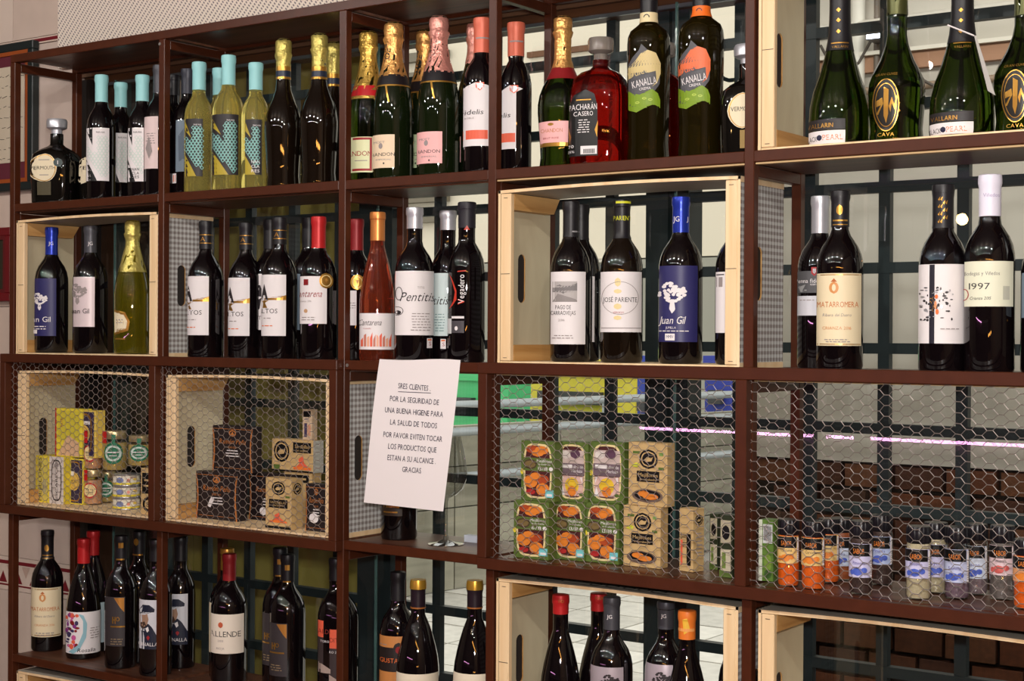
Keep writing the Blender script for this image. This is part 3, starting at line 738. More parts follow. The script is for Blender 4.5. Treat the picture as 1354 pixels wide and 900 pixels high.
nan(159.5,110,36,140,148,170,176,241,'dark bottle with teal capsule, set back between two other teal capped ones',Y=.14)
nan(188,100,38,132,170,190,169,240,'dark teal-capped bottle whose white label has small stacked black letters',extra=[('t','NAN',180,224,3.6,BLACK,9),('t','CLA',180,229,3.6,BLACK,9),('t','RES',180,234,3.6,BLACK,9)])
bottle('bordeaux',1,211,87,40,'dark bottle with slate capsule and pale pink label, half hidden by the first inner post',cap=(MGREY,121),labs=[dict(v=(154,223),l=190.5,r=209,m=M((222,200,198),.6),i=fine(200,176,12,5)+[('p',[(194,196),(198,180),(202,200),(198,210)],SOFT)])],Y=.075)
# ---- top row, second cell ----
bottle('bordeaux',1,229,100,40,'dark bottle with narrow grey-blue side label right beside the first inner post',cap=(MB_,124),labs=[dict(v=(158,224),l=225,r=236,m=BLUEG,i=[('r',226,210,235,218,WHITE)])],Y=.15)
bottle('bordeaux',1,248,92,40,'dark bottle with slate capsule behind the first yellow wine',cap=(MSLATE,122),labs=[dict(v=(159,227),l=233,r=245,m=BLUEG,i=[('p',[(236,180),(243,170),(244,210),(237,214)],M((90,104,120),.5))]),dict(k='free',n='sticker',i=[('r',229,229,234,242,WHITE),('r',230,231,233,240,ORI)])],Y=.115)
def ywine(u,top,w,vc,l,r,v0,v1,d,txt=None,Y=.055,pl=None):
    pl=pl or (l+(r-l)*.42)
    it=[('p',[(l,v0+4),(l+.34*(r-l),v0+.34*(v1-v0)),(l,v0+.10*(v1-v0)+8)],M((176,156,50),.3)),('p',[(l,v0+48),(l,v1),(l+.62*(r-l),v1)],M((176,156,50),.3))]
    it+=hatch(l+1,r-3,v0+12,v1-4,MINT,4.4,lambda x,v:(x>pl or v>v0+20+(x-l)*1.2) and v<v0+40+(x-l)*1.5)+[('t','NAVIA',l+(r-l)*.7,v0+8,2.2,WHITE)]
    if txt: it+=[('t','NAN',txt,v1-17,4.,WHITE,10),('t','CLA',txt,v1-11,4.,WHITE,10),('t','RES',txt,v1-5,4.,WHITE,10)]
    return bottle('bordeaux',1,u,top,w,d,cap=(TEAL,vc),glass=GYEL,labs=[dict(v=(v0,v1),l=l,r=r,m=DKL,i=it)],Y=Y)
ywine(263,83,38,117,246,268,157,233,'yellow white wine with teal capsule and black patterned label, leftmost of the yellow ones')
bottle('bordeaux',1,289.5,91,36,'teal capped yellow wine mostly hidden behind two others',cap=(TEAL,124),glass=GYEL,Y=.150)
ywine(302,74,42,110,281,315,151,231,'tallest yellow white wine with teal capsule and black label, in the middle',Y=.045)
ywine(338,84,38,117,325,346,158,231,'yellow white wine with teal capsule and white stacked letters, beside gold foil bottles',txt=338,Y=.062,pl=333)
def gold1(u,top,w,vf,d,**k):
    return bottle('prosecco',1,u,top,w,d,cap=(FYEL,vf,'foil'),glass=GOLIVE if False else GBROWN,neck=.0148,bands=[(vf-1,vf+5,GOLD),(vf+5,vf+13,M((30,40,60),.4)),(vf+13,vf+16,GOLD)],name='sparkling_wine_bottle',**k)
gold1(374.5,53,49,86,'dark waisted sparkling bottle with gold foil and blue neck band, nearest the yellow wines')
gold1(422,46,52,86,'dark waisted sparkling bottle with gold foil, left of the second inner post')
gold1(441,57,46,96,'gold foil sparkling bottle tucked behind, against the second inner post',Y=.150)
# ---- top row, third cell ----
bottle('champagne',1,487,43,52,'green sparkling bottle with gold foil, red collar and pale yellow label with red border',cap=(FGOLD,118,'foil'),glass=GGREEN,neck=.0160,name='sparkling_wine_bottle',bands=[(112,126,RED),(126,130,FGOLD)],
  labs=[dict(v=(181,228),l=464,r=493,m=M((224,226,180),.55),i=[('r',464,182,492,185,RDI),('r',464,223,492,226,RDI),('r',489,185,492,224,RDI),('t','CHANDON',470,203,6.5,RDI,44),('r',470,212,486,213,SOFT)])],Y=.075)
def moet(u,top,w,foil,vc,seal,lab,lm,d,Y=.06,tx=None):
    l,r,v0,v1=lab
    it=[('t','CHANDON',tx-4,v0+26,4.4,INK,36),('t','MOET',tx-6,v0+10,3,SOFT,14),('t','IMPERIAL',tx,v0+33,2.,SOFT,20),('e',tx-4,v0+15,2.5,4,SOFT),('e',tx,v0+38,1,1.4,INK)]
    b=bottle('champagne',1,u,top,w,d,cap=(foil,vc,'foil'),glass=GDGREEN,neck=.0165,name='sparkling_wine_bottle',bands=[(vc-2,vc+12,M((24,20,24),.4)),(vc+12,vc+14,GOLD)],
      labs=[dict(v=(v0,v1),l=l,r=r,m=lm,i=it),dict(k='neck',i=[('t','MOET',u-8,vc-30,7,INK,32,math.pi/2*.95)]),dict(k='free',n='seal',i=[('e',u-12,vc+4,5,6,seal),('p',[(u-14,vc+10),(u-11,vc+10),(u-5,vc+36),(u-7,vc+36)],GOLD)])],Y=Y)
    return b
moet(520,31,54,FCOP,99,RED,(493,522,178,222),M((232,208,176),.55),'sparkling bottle with copper-gold foil, black collar, red seal and cream label',tx=508)
moet(562,41,54,FCOP,108,RED,(548,552,178,222),M((200,214,170),.55),'copper-gold foil sparkling bottle set back between two others',Y=.150,tx=550)  # green light on this label is put into its colour
moet(580,23,57,FPINK,94,FCOP,(552,585,174,216),PINKL,'sparkling bottle with tall pink foil, gold seal and pink label',tx=568)
bottle('champagne',1,628,31,52,'pink foil sparkling bottle behind the coral capped wine',cap=(FPINK,82,'foil'),glass=GDGREEN,neck=.0150,name='sparkling_wine_bottle',labs=[dict(v=(180,214),l=603,r=610,m=PINKL)],Y=.155)
def fid(u,top,w,vc,l,r,v0,v1,d,tx,Y=.062):
    return bottle('bordeaux',1,u,top,w,d,cap=(MCORAL,vc),neck=.0155,labs=[dict(v=(v0,v1),l=l,r=r,m=WHITE,i=[('p',[(l,v0+3),(l,v0),(u-8,v0-6),(u+10,v0-2),(r,v0+3)],WHITE),('r',l,v1-21,r-1,v1-9,CORAL),('t','Fidelis',tx,v0+33,6.5,INK,30,0,.15),('t','ROBLE',tx-3,v0+41,2,SOFT,12),('p',[(tx-17,v0+18),(tx-12,v0+18),(tx-14.5,v0+25)],INK)]),dict(k='neck',i=[('r',u-8,vc-20,u+9,vc-18,SOFT)]),dict(k='free',n='badge',i=[('p',[(u-8,v0-6),(u+3,v0-6),(u+3,v0+1),(u-2.5,v0+5),(u-8,v0+1)],CORAL),('p',[(u-6,v0-5),(u+1,v0-5),(u+1,v0),(u-2.5,v0+3),(u-6,v0)],SILV)])],Y=Y)
fid(637,25,49,67,613,646,115,193,'coral-capped wine with white label and orange band, left of the third inner post',624)
# ---- top row, fourth cell ----
fid(682,31,42,72,664,682.5,119,197,'dark wine with coral capsule, right of the third inner post, label half hidden',660,Y=.085)
bottle('prosecco',1,744,23,66,'green sparkling bottle with gold foil, red collar and pink label',cap=(FCOP,88,'foil'),glass=GGREEN,neck=.0150,name='sparkling_wine_bottle',bands=[(86,102,MDRED)],labs=[dict(v=(160,192),l=712,r=752,m=PINKL,i=[('t','CHANDON',729,172,5,M((190,120,70),.5),30),('t','BRUT ROSE',728,182,2.4,RDI,22),('e',728,164,4,2,GOLD),('r',712,188,752,193,GOLD)])],Y=.092)
bottle('pacharan',1,794,51,76,'square-shouldered bottle of red liqueur with black label and clear stopper',glass=GRED,neck=.0150,stopper=M((150,140,132),.1,trans=.5),name='liqueur_bottle',Y=.075,
  labs=[dict(k='free',n='label',i=[('p',[(758,206),(758,140),(764,124),(775,118),(786,124),(790,140),(791,206)],BLACK),('t','PACHARÁN',774,141,7.5,WHITE,31),('t','CASERO',774,150,6,WHITE,21),('r',766,131,782,132.5,GOLD)]+fine(774,158,14,6,WHITE)+[('p',[(758,165),(762,180),(760,190)],GOLD),('p',[(791,160),(787,172),(790,182)],GOLD),('r',771,193,790,204,WHITE)]+[('r',774+i*1.7,197,775+i*1.7,203,BLACK) for i in range(8)]+[('t','70',762,193,4,WHITE),('t','25%',762,200,3,WHITE)])])
bottle('pacharan',1,876,58,66,'red liqueur bottle hidden between the two tall flavoured spirit bottles',glass=GRED,neck=.0150,stopper=M((150,140,132),.1,trans=.5),name='liqueur_bottle',Y=.160)
def kan(u,top,w,bandm,vb0,vb1,swirl,lc,v0,d):
    GR=M((120,150,30),.5); DG=M((84,84,88),.5)
    h=86
    def p(pts): return [(lc+a*21,v0+b_*h) for a,b_ in pts]
    it=[('p',p([(-1,.30),(-.75,.20),(-.35,.10),(-.2,.0),(.2,.10),(.7,.16),(.98,.35),(.95,.62),(.55,.76),(-.6,.98),(-1,.92)]),DG),
        ('p',p([(-1,.34),(-.6,.27),(-.2,.14),(.2,.10),(.7,.14),(1,.30),(1,.46),(.8,.60),(.5,.66),(.45,.50),(.1,.42),(-.5,.44),(-1,.52)]),swirl),
        ('p',p([(-1,.70),(-.6,.78),(0,.74),(.5,.70),(.85,.76),(1,.86),(1,.98),(.6,.93),(.1,.98),(-.5,1.05),(-1,1.0)]),GR),
        ('o',lc,v0+.84*h,3,1.5,.8,M((190,210,90),.5),8),('o',lc+8,v0+.86*h,3,1.5,.8,M((190,210,90),.5),8),('o',lc-9,v0+.9*h,3,1.5,.8,M((190,210,90),.5),8),
        ('p',p([(-.85,.58),(-.2,.48),(.7,.42),(.75,.58),(.3,.72),(-.3,.78),(-.75,.74)]),DG),
        ('t','Dulce',lc-8,v0+.43*h,9,swirl if swirl!=None else GOLD,26,.25),('t','KANALLA',lc,v0+.59*h,9.5,WHITE,32,.18),('t','CREMA',lc+1,v0+.69*h,3.5,WHITE,15,.1)]
    return bottle('kanalla',1,u,top,w,d,glass=GKAN,neck=.0150,cap=(MB_,vb1-2),bands=[(vb0,vb1,bandm)],name='liqueur_bottle',labs=[dict(k='free',n='label',i=it),dict(k='neck',i=[('o',u-3,(vb0+vb1)/2,4,4,1.4,MB_,12)])],Y=.075)
kan(857.5,-12,57,M((224,206,160),.5),13,26,M((206,186,130),.5),852,58,'tall dark spirit bottle with cream and green swirl label')
kan(927,-22,60,ORANGE,4,18,M((226,112,70),.5),918,53,'tall dark spirit bottle with orange and green swirl label')
bottle('decanter',1,989,60,66,'square vermouth bottle cut off by the fourth inner post, right end of its cell',glass=DECM,neck=.0155,stopper=MSILV,Y=.080,name='liqueur_bottle',labs=[dict(k='free',n='label',i=[('e',982,146,16,24,CREAM),('o',982,146,15,23,1.,GOLD),('t','VERMOUTH',984,144,6,BLACK,30),('r',979,172,992,196,M((150,120,60),.5))])])
# ---- top row, fifth cell (crate) ----
def pearl(u,top,w,d,l,r,v0,vs,tx):
    st=[('t','PEARL',tx+8,vs+9,7,M((216,130,70),.4),26),('e',tx-9,vs+9,3.4,4,M((34,34,60),.4)),('t','BLACK',tx-19.5,vs+10,6.5,INK,15)]
    stars=[('p',[(u-2,v-3),(u+1,v),(u-2,v+3),(u-5,v)],GOLD) for v in (8,22,37)]
    return bottle('pearl',1,u,top,w,d,cap=(MB_,vs-110),glass=GGREEN,neck=.0165,name='sparkling_wine_bottle',Y=.062,lift=.005,labs=[dict(v=(v0,vs-1),l=l,r=r,m=DKL,i=[('t','VALLARIN',tx-8,v0+8,6,GOLD,33)]),dict(v=(vs,vs+17),l=l,r=r,m=WHITE,i=st),dict(k='neck',i=stars+[('r',u-11,52,u+11,53.5,GOLD),('t','VALLARIN',u,58,3.5,GOLD,20)])])
pearl(1110.5,-66,80,'green sparkling bottle with black and white banded label, left one of two',1071,1118,157,172,1094)
def rmb(u,top,w,d,lc,vc):
    it=[('e',lc,vc,17,34,M((20,16,10),.4)),('o',lc,vc,17.5,35,1.4,GOLD,30),('o',lc,vc,14,29,1.,GOLD,28),
      ('p',[(lc-2,vc-24),(lc+4,vc-20),(lc+3,vc+12),(lc,vc+24),(lc-3,vc+14)],GOLD),('p',[(lc+4,vc+2),(lc+8,vc-10),(lc+11,vc),(lc+14,vc-12),(lc+15,vc-10),(lc+12,vc+8),(lc+8,vc-2),(lc+6,vc+10)],GOLD),('p',[(lc-4,vc-10),(lc-12,vc-6),(lc-12,vc+2),(lc-6,vc),(lc-13,vc+12),(lc-10,vc+12),(lc-3,vc-2)],GOLD),('t','GRAN CUVEE',lc,vc-41,3.4,GOLD,30),('t','CAVA',lc,vc+39,5,GOLD,22)]
    return bottle('rm',1,u,top,w,d,cap=(M((84,86,50),.35,.5),14,'foil'),glass=GOLIVE if False else GGREEN,neck=.0160,name='sparkling_wine_bottle',Y=.070,lift=.005,labs=[dict(k='free',n='label',i=it)])
rmb(1186,-66,74,'wide-shouldered green sparkling bottle with golden monogram in an oval, left one of two',1172,138)
pearl(1272.5,-76,84,'green sparkling bottle with banded label and white neck tag, second from the right',1232,1287,147,161,1258)
rmb(1356,-80,80,'wide-shouldered green sparkling bottle with golden monogram, cut by the right edge',1343,126)
# hanging tag of the bottle above
a=W(1253,33,.03); bq=W(1288,47,.03); c=W(1316,126,.035); c2=W(1306,120,.035); t=MB(); t.bar(a,bq,.0012,WHITE,5)
t.quad([bq,bq+Vector((.003,0,-.0)),c,c2],M((170,166,160),.4)); t.quad([bq+Vector((0,.001,0)),c2+Vector((0,.001,0)),c+Vector((0,.001,0)),bq+Vector((.003,.001,0))],M((170,166,160),.4))
tag(t.build('paper_tag'),'long grey-white paper tag hanging from the neck of a green sparkling bottle','tag')
# ================= second row =================
def tree(cx,cy,s,mat):
    rn=random.Random(5); out=[('p',[(cx-.10*s,cy+.45*s),(cx-.05*s,cy+.1*s),(cx+.07*s,cy+.1*s),(cx+.12*s,cy+.48*s),(cx,cy+.62*s)],mat)]
    for i in range(46):
        a=rn.uniform(0,6.28); r_=.44*s*math.sqrt(rn.uniform(0,1)); out.append(('e',cx+r_*math.cos(a)*1.05,cy-.16*s+r_*math.sin(a)*.78,.07*s*rn.uniform(.8,1.3),.06*s,mat))
    return out
bottle('bordeaux',2,68,301,43,'navy-labelled wine with blue capsule and white tree print, in the left crate',cap=(MBLUE,336),lift=.006,labs=[dict(v=(368,444),l=47,r=74,m=NAVY,i=tree(53,398,20,WHITE)+[('t','Juan Gil',52,422,7,WHITE,30)]+fine(54,431,18,2,WHITE)+[('r',46,436,51,441,WHITE)]),dict(k='neck',i=[('t','JG',67,321,4.5,WHITE)])],Y=.060)
bottle('bordeaux',2,119.5,299,45,'wine with grey capsule and silvery pink label in the left crate',cap=(MGREY,333),lift=.006,labs=[dict(v=(366,432),l=98,r=125,m=M((216,200,202),.45,.15),i=tree(103,388,24,SOFT)+[('t','Juan Gil',106,411,6.5,INK,24)]),dict(k='neck',i=[('t','JG',119,321,4.5,WHITE)])],Y=.060)
bottle('champagne',2,175,292,47,'olive green sparkling bottle with yellow gold foil and cream badge label, in the left crate',cap=(FYEL,359,'foil'),glass=GOLIVE,neck=.0150,name='sparkling_wine_bottle',lift=.006,labs=[dict(k='free',n='label',i=[('p',[(152.4,409),(166,413),(172,425),(170,437),(153,443)],GOLD),('p',[(152.6,412),(164,416),(169,425),(167,435),(153,440)],CREAM),('r',155,422,163,423.5,SOFT),('r',155,426,163,427,SOFT),('r',154,447,166,449,GOLD)])],Y=.060)
def altos(u,top,w,d,l,r,v0,v1,vc,Y=.06,tx=None,tree_x=None):
    sx=tree_x if tree_x else tx-4
    it=[('p',[(l,v0+31),(r,v0+27),(r,v0+34),(l,v0+35)],GOLD),('p',[(sx-4,v0+34),(sx+6,v0+34),(sx+1,v0+37),(sx+4,v0+44),(sx-2,v0+44),(sx-1,v0+37)],GOLD),('p',[(sx-4,v0+33),(sx,v0+12),(sx+5,v0+33),(sx+2,v0+33),(sx+1,v0+27),(sx-1,v0+27),(sx-2,v0+33)],INK),('t','ALTOS',tx,v0+48,6,INK,26)]+fine(tx,v0+57,12,1)+fine(tx,v0+67,14,1,ORI)
    return bottle('bordeaux',2,u,top,w,d,cap=(MB_,vc),labs=[dict(v=(v0,v1),l=l,r=r,m=WHITE,i=it),dict(k='neck',i=[('r',u-8,vc-19,u+9,vc-18,GOLD),('r',u-8,vc-8,u+9,vc-7,GOLD),('t','A',u-4,vc-13,6,GOLD)])],Y=Y)
altos(272,293,47,'dark wine with black capsule, gold bands and white label, first right of the gingham panel',248.5,276,365,443,328,tx=254)
altos(325,295,46,'dark wine with black gold-banded capsule and white label, behind the animal print label',302,330,367,444,329,tx=309,Y=.11)
bottle('bordeaux',2,357,291,46,'dark wine with a black and white animal print label, tucked behind',cap=(MB_,328),Y=.150,labs=[dict(v=(362,436),l=334,r=350,m=WHITE,i=[('p',[(334,392),(334,380),(338,375),(344,376),(347,384),(346,392)],INK),('p',[(335,396),(346,394),(344,408),(340,412),(336,408)],INK),('e',340,382,3,4,WHITE),('t','BRUTO',341,420,5,INK,20)])])
altos(369.5,288,47,'dark wine with black gold-banded capsule and white label, front and middle of its cell',346.5,378,363,444,322,tx=354,Y=.045)
bottle('bordeaux',2,408,288,46,'dark wine with glossy black capsule behind the red capped one with gold medal',cap=(MB_,326),Y=.150,labs=[dict(v=(362,436),l=391,r=397,m=BLUEG)])
def medal(u,v,r_,m1=None): return dict(k='free',n='medal',i=[('e',u,v,r_,r_*1.15,GOLD),('o',u,v,r_*.75,r_*.86,.9,M((240,214,150),.4),16),('p',[(u-2,v-3),(u+2,v-3),(u,v+4)],M((170,120,50),.4))])
bottle('bordeaux',2,421,287,48,'wine with bright red capsule, white label and gold medal, left of the second inner post',cap=(MRED,327),labs=[dict(v=(365,428),l=397,r=432,m=WHITE,i=[('r',402,369,408,377,MDRED),('t','Cantarena',407,388,9,MDRED,36,0,.3),('t','Crianza 2016',404,398,2.6,SOFT,16),('e',405,411,2.4,2.8,M((190,150,110),.5))]+fine(408,419,22,2)),medal(431,371,9)],Y=.052)
# third cell
bottle('bordeaux',2,471,290,46,'dark wine with dark red capsule and gold medal, right of the second inner post',cap=(MDRED,330),labs=[dict(v=(384,430),l=450,r=471.5,m=WHITE,i=fine(466,400,10,3)),medal(472.5,373,9)],Y=.125)
bottle('burgundy',2,499,281,47,'rosé wine with copper capsule, sloping shoulders and white sketch label',cap=(MCOPR,317),glass=GROSE,labs=[dict(v=(414,462),l=476,r=521,m=WHITE,i=[('t','Cantarena',489,426,8,INK,30,0,.3),('t','rosado',486,434,2.2,RDI,10)]+[('p',[(478+4*i,458),(478+4*i,450-(i*7%9)),(481+4*i,446-(i*5%8)),(481+4*i,458)],[CORAL,M((196,120,100),.5),M((232,170,140),.5)][i%3]) for i in range(10)])],Y=.060)
def pent(u,top,w,vc,l,r,v0,v1,tx,d,Y,full=True):
    it=[('t','Pentitis',tx+3,v0+34,12,INK,44,0,.35),('o',tx-20,v0+30,5,9,1,INK,14),('e',l+4,v0+55,4,3,INK),('o',l+3,v0+53,8,6,.8,INK,14)]+fine(tx+8,v0+56,26,7,SOFT,3.6)+[('t','TITIS',tx+8,v0+22,3,SOFT)] if full else [('t','titis',tx,v0+36,11,INK,20,0,.3)]+fine(tx,v0+54,14,7,M((120,150,150),.5),3.6)
    return bottle('bordeaux',2,u,top,w,d,cap=(MSILV,vc),neck=.0155,labs=[dict(v=(v0,v1),l=l,r=r,m=WHITE if full else M((200,216,216),.6),i=it),dict(k='free',n='sticker',i=[('r',r-9,v1+4,r-2,v1+17,WHITE),('r',r-8,v1+5,r-3,v1+7,ORI),('t','S',r-5,v1+11,5,RDI)])],Y=Y)
pent(548,275,52,301,523,573.5,358,443,548,'large white-labelled wine with handwriting and silver capsule above the notice',.055)
pent(592,279,46,303,574,592,361,444,582,'second silver-capped wine with handwritten label, partly hidden behind its twin',.12,False)
bottle('bordeaux',2,617,268,49,'all-black wine bottle with red arcs and vertical lettering, left of the third inner post',cap=(M((34,30,38),.5),300),neck=.0165,labs=[dict(k='free',n='print',i=[('p',[(594.5,362),(598,368),(604,384),(604,396),(598,405),(594.5,408),(600,398),(602,386),(598,372)],M((190,50,30),.4)),('p',[(605,358),(616,357),(616,358.6),(605,359.5)],M((190,50,30),.4)),('t','Vegadero',610,382,8,WHITE,38,math.pi/2),('t','V',610,399,9,M((220,60,30),.4),7,math.pi/2),('r',598,418,614,421,WHITE),('r',598,424,614,440,M((70,66,70),.5)),('r',593,421,598,441,M((200,200,200),.5)),('e',604,434,2,3,WHITE)]),dict(k='neck',i=[('p',[(613,303),(617,297),(621,303)],M((180,50,30),.4))])],Y=.085)
# fourth cell crate
bottle('bordeaux',2,754.5,267,53,'black-capped wine with a vineyard picture on its white label, in the bright crate',cap=(MB_,312),lift=.006,labs=[dict(v=(359,455),l=728.5,r=774,m=WHITE,i=[('r',731,372,763,399,M((176,170,168),.6)),('p',[(731,380),(740,376),(750,378),(763,374),(763,385),(745,388),(731,386)],M((120,116,116),.6)),('p',[(731,399),(738,388),(763,396),(763,399)],M((140,134,132),.6)),('t','PAGO DE',745,406,5.5,INK,20),('t','CARRAOVEJAS',745,413.5,5.5,INK,32),('t','2016',743,423,3,SOFT,8)]+fine(745,443,30,2)),dict(k='neck',i=[('r',756,304,765,306,SILV)])],Y=.060)
bottle('bordeaux',2,768,271,51,'black-capped wine hidden behind the vineyard label bottle',cap=(MB_,316),lift=.006,labs=[dict(v=(365,452),l=783,r=786,m=WHITE)],Y=.125)
bottle('bordeaux',2,822,265,56,'brown wine bottle with white label, gold crest and yellow-topped black capsule',cap=(MB_,314),glass=GBROWN,lift=.006,labs=[dict(v=(359,439),l=794.5,r=848,m=WHITE,i=[('t','JOSÉ PARIENTE',820,396,6.5,INK,44),('e',817,373,4,6,M((226,206,150),.5)),('o',820,394,24,22,.7,SOFT,30),('t','VERDEJO',818,413,2.4,RDI,14),('e',817,385,5,3,M((226,206,150),.5)),('e',817,405,5,4,M((226,206,150),.5)),('e',817,420,5,3,M((226,206,150),.5)),('r',796,433,847,434,SOFT)]),dict(k='neck',i=[('t','PARIENTE',824,287,6,M((206,206,40),.5),26),('r',814,264.5,833,267.5,M((206,206,40),.5))])],Y=.060)
bottle('bordeaux',2,900,261,58,'wine with bright blue capsule and navy label with a white tree, in the bright crate',cap=(MBLUE,306),lift=.006,labs=[dict(v=(351,452),l=872,r=922,m=NAVY,i=tree(889,392,36,WHITE)+[('t','Juan Gil',889,423,10,WHITE,32,0,.2),('t','JUMILLA',888,433,3,WHITE,13)]+fine(893,437,40,1,WHITE)+[('r',881,441,893,450,WHITE),('t','MMIV',887,445,4,NAVY,9)]),dict(k='neck',i=[('t','JG',894,288,7,WHITE,8),('t','J',908,288,6,WHITE)])],Y=.060)
bottle('bordeaux',2,974,262,56,'white-labelled wine mostly hidden by the right batten of the bright crate',cap=(MB_,306),lift=.006,labs=[dict(v=(359,440),l=947,r=995,m=WHITE,i=[('r',948,366,956,379,SOFT),('r',948,362,958,363.5,INK)])],Y=.060)
# fifth cell
bottle('bordeaux',2,1084,260,58,'silver-capped wine with two-part grey and white label, set back in the last cell',cap=(MSILV,307),labs=[dict(v=(358,387),l=1053,r=1100,m=M((84,84,86),.5),i=[('t','Penna fidelis',1070,371,5.5,WHITE,34),('t','RESERVA',1077,376,2.2,WHITE,10),('p',[(1056,378),(1066,376),(1062,384),(1072,382),(1060,386)],M((150,150,150),.5))]),dict(v=(391,417),l=1053,r=1100,m=M((206,206,212),.5),i=fine(1068,396,24,1)),dict(k='free',n='badge',i=[('p',[(1073,353),(1081,353),(1081,361),(1077,365),(1073,361)],RDI),('p',[(1075,355),(1079,355),(1079,360),(1077,362),(1075,360)],SILV)])],Y=.115)
CRL=M((228,212,176),.55)
def matarr(row,u,top,w,l,r,v0,v1,vc,d,tx,k=1.,**kw):
    return bottle('bordeaux',row,u,top,w,d,cap=(MB_,vc),labs=[dict(v=(v0,v1),l=l,r=r,m=CRL,i=[('r',l+1,v0+1.5,r-1,v0+2.6,GOLD),('r',l+1,v1-2.6,r-1,v1-1.5,GOLD),('e',tx-8*k,v0+.20*(v1-v0),6*k,8*k,M((206,140,80),.4)),('p',[(tx-12*k,v0+.12*(v1-v0)),(tx-8*k,v0+.07*(v1-v0)),(tx-4*k,v0+.12*(v1-v0))],M((180,100,50),.4)),('e',tx-8*k,v0+.20*(v1-v0),2.5*k,5*k,CRL,2),('t','MATARROMERA',tx-3*k,v0+.43*(v1-v0),7.5*k,M((196,120,70),.4),52*k),('t','Ribera del Duero',tx-4*k,v0+.575*(v1-v0),4*k,SOFT,36*k,0,.2),('t','CRIANZA 2016',tx-4*k,v0+.755*(v1-v0),4*k,M((206,140,90),.4),36*k)]+fine(tx-4*k,v0+.91*(v1-v0),34*k,2,SOFT,2.6)),dict(k='neck',i=[('e',u-1,vc-22*k,4*k,7*k,GOLD),('r',u-9*k,vc-9*k,u+9*k,vc-7*k,GOLD),('r',u-9*k,vc-3*k,u+9*k,vc-2*k,GOLD)])],**kw)
matarr(2,1110.5,253,61,1081,1138,361,457,298,'wine with tall cream label, orange lettering and black capsule with gold crest, upper right',1111,Y=.060)
bottle('bordeaux',2,1246.5,245,62,'wine with white splash-print label crossed by a black stripe',cap=(MB_,300),neck=.0158,labs=[dict(v=(349,454),l=1216,r=1276,m=WHITE,i=[('r',1230,349.5,1236.5,454,M((30,28,40),.4)),('t','ALMA',1233,402,5,GOLD,20,math.pi/2)]+[('e',1225+random.Random(i*3).uniform(-7,34),402+random.Random(i*3+1).uniform(-22,22),random.Random(i).uniform(.6,2.6),random.Random(i+9).uniform(.6,2.4),INK if i%3 else SILV) for i in range(60)]+[('e',1239,392,2,3,ORI),('e',1240,412,2,4,ORI),('e',1238,403,1.5,6,M((230,150,100),.4))]+fine(1255,434,24,1)),dict(k='neck',i=[('p',[(1240+3*(i%4),262+5*(i//2)),(1243+3*(i%4),258+5*(i//2)),(1242+3*(i%4),264+5*(i//2))],GOLD) for i in range(14)])],Y=.058)
bottle('bordeaux',2,1308.5,232,65,'tall wine with white capsule and short cream label dated 1997',cap=(MWHT,284),neck=.0162,labs=[dict(v=(345,405),l=1277,r=1338,m=M((224,224,200),.6),i=[('t','Bodegas y Viñedos',1299,361,5,M((110,104,100),.5),44),('t','1997',1296,378,8.5,INK,26),('t','Crianza 2015',1297,394,4,INK,26,0,.2),('o',1277,389,6,8,1.2,RDI,14),('r',1325,378,1333,396,M((186,186,170),.5))]),dict(k='neck',i=[('t','Viñedos',1310,256,5,M((170,160,190),.5),20)])],Y=.060)
bottle('bordeaux',2,1383,262,64,'dark bottle cut off by the right edge beside the white-capped one',cap=(MB_,306),labs=[dict(v=(360,420),l=1353,r=1410,m=BLUEG)],Y=.085)
# ================= third row: bottle behind the notice =================
bottle('bordeaux',3,528,540,48,'dark wine bottle standing behind the paper notice, only its foot showing',cap=(MB_,575),base=715,labs=[dict(v=(600,682),l=505,r=532,m=M((50,36,22),.5),i=[('r',508,668,528,671,GOLD),('r',508,676,526,678,GOLD)])])
# ================= fourth row =================
matarr(4,62.5,701,41,42.5,80,777,842,741,'wine with cream label and black capsule, leftmost on the bottom row',62,k=.68,base=863)
bottle('burgundy',4,110.5,712,45,'red-capped bottle with sloping shoulders and colourful floral label, bottom left',cap=(MRED,747),base=873,labs=[dict(v=(809,864),l=88.5,r=132,m=WHITE,i=[('e',92+random.Random(i).uniform(-3,11),832+random.Random(i+50).uniform(-22,26),random.Random(i+7).uniform(1,3.4),random.Random(i+3).uniform(1.2,4),[MDRED,M((130,50,130),.5),CORAL,M((60,50,90),.5),M((200,90,150),.5)][i%5]) for i in range(34)]+[('p',[(92,862),(104,852),(110,836),(110,820),(104,811),(110,812),(115,824),(114,842),(106,858),(98,864)],M((140,184,196),.5))]+fine(124,830,12,5)+[('t','Rosalia',114,859,5,INK,22,0,.2)])])
bottle('burgundy',4,123,702,42,'red-capped bottle behind the floral label one',cap=(MRED,736),Y=.150,labs=[dict(v=(797,850),l=130,r=140,m=M((180,200,206),.5))])
def hp(u,top,w,l,r,v0,v1,vc,d,tx,**k):
    return bottle('bordeaux',4,u,top,w,d,cap=(MB_,vc),labs=[dict(v=(v0,v1),l=l,r=r,m=M((54,48,50),.5),i=[('p',[(r-14,v0+1),(r-1,v0+1),(r-1,v0+20),(r-6,v0+14)],M((190,130,60),.35,.5)),('r',tx-4,v0+26,tx-2.5,v0+35,GOLD),('r',tx-1,v0+26,tx+.5,v0+35,GOLD),('r',tx-4,v0+29.5,tx,v0+31,GOLD),('o',tx+3,v0+29,2.4,3,1,GOLD,10),('r',tx-6,v0+38,tx+12,v0+40,GOLD)]+fine(tx+2,v0+55,16,3,M((140,120,90),.5))),dict(k='neck',i=[('r',u-3.5,vc-23,u+2.5,vc-16,GOLD),('r',u-6,vc-2,u+4,vc,GOLD)])],**k)
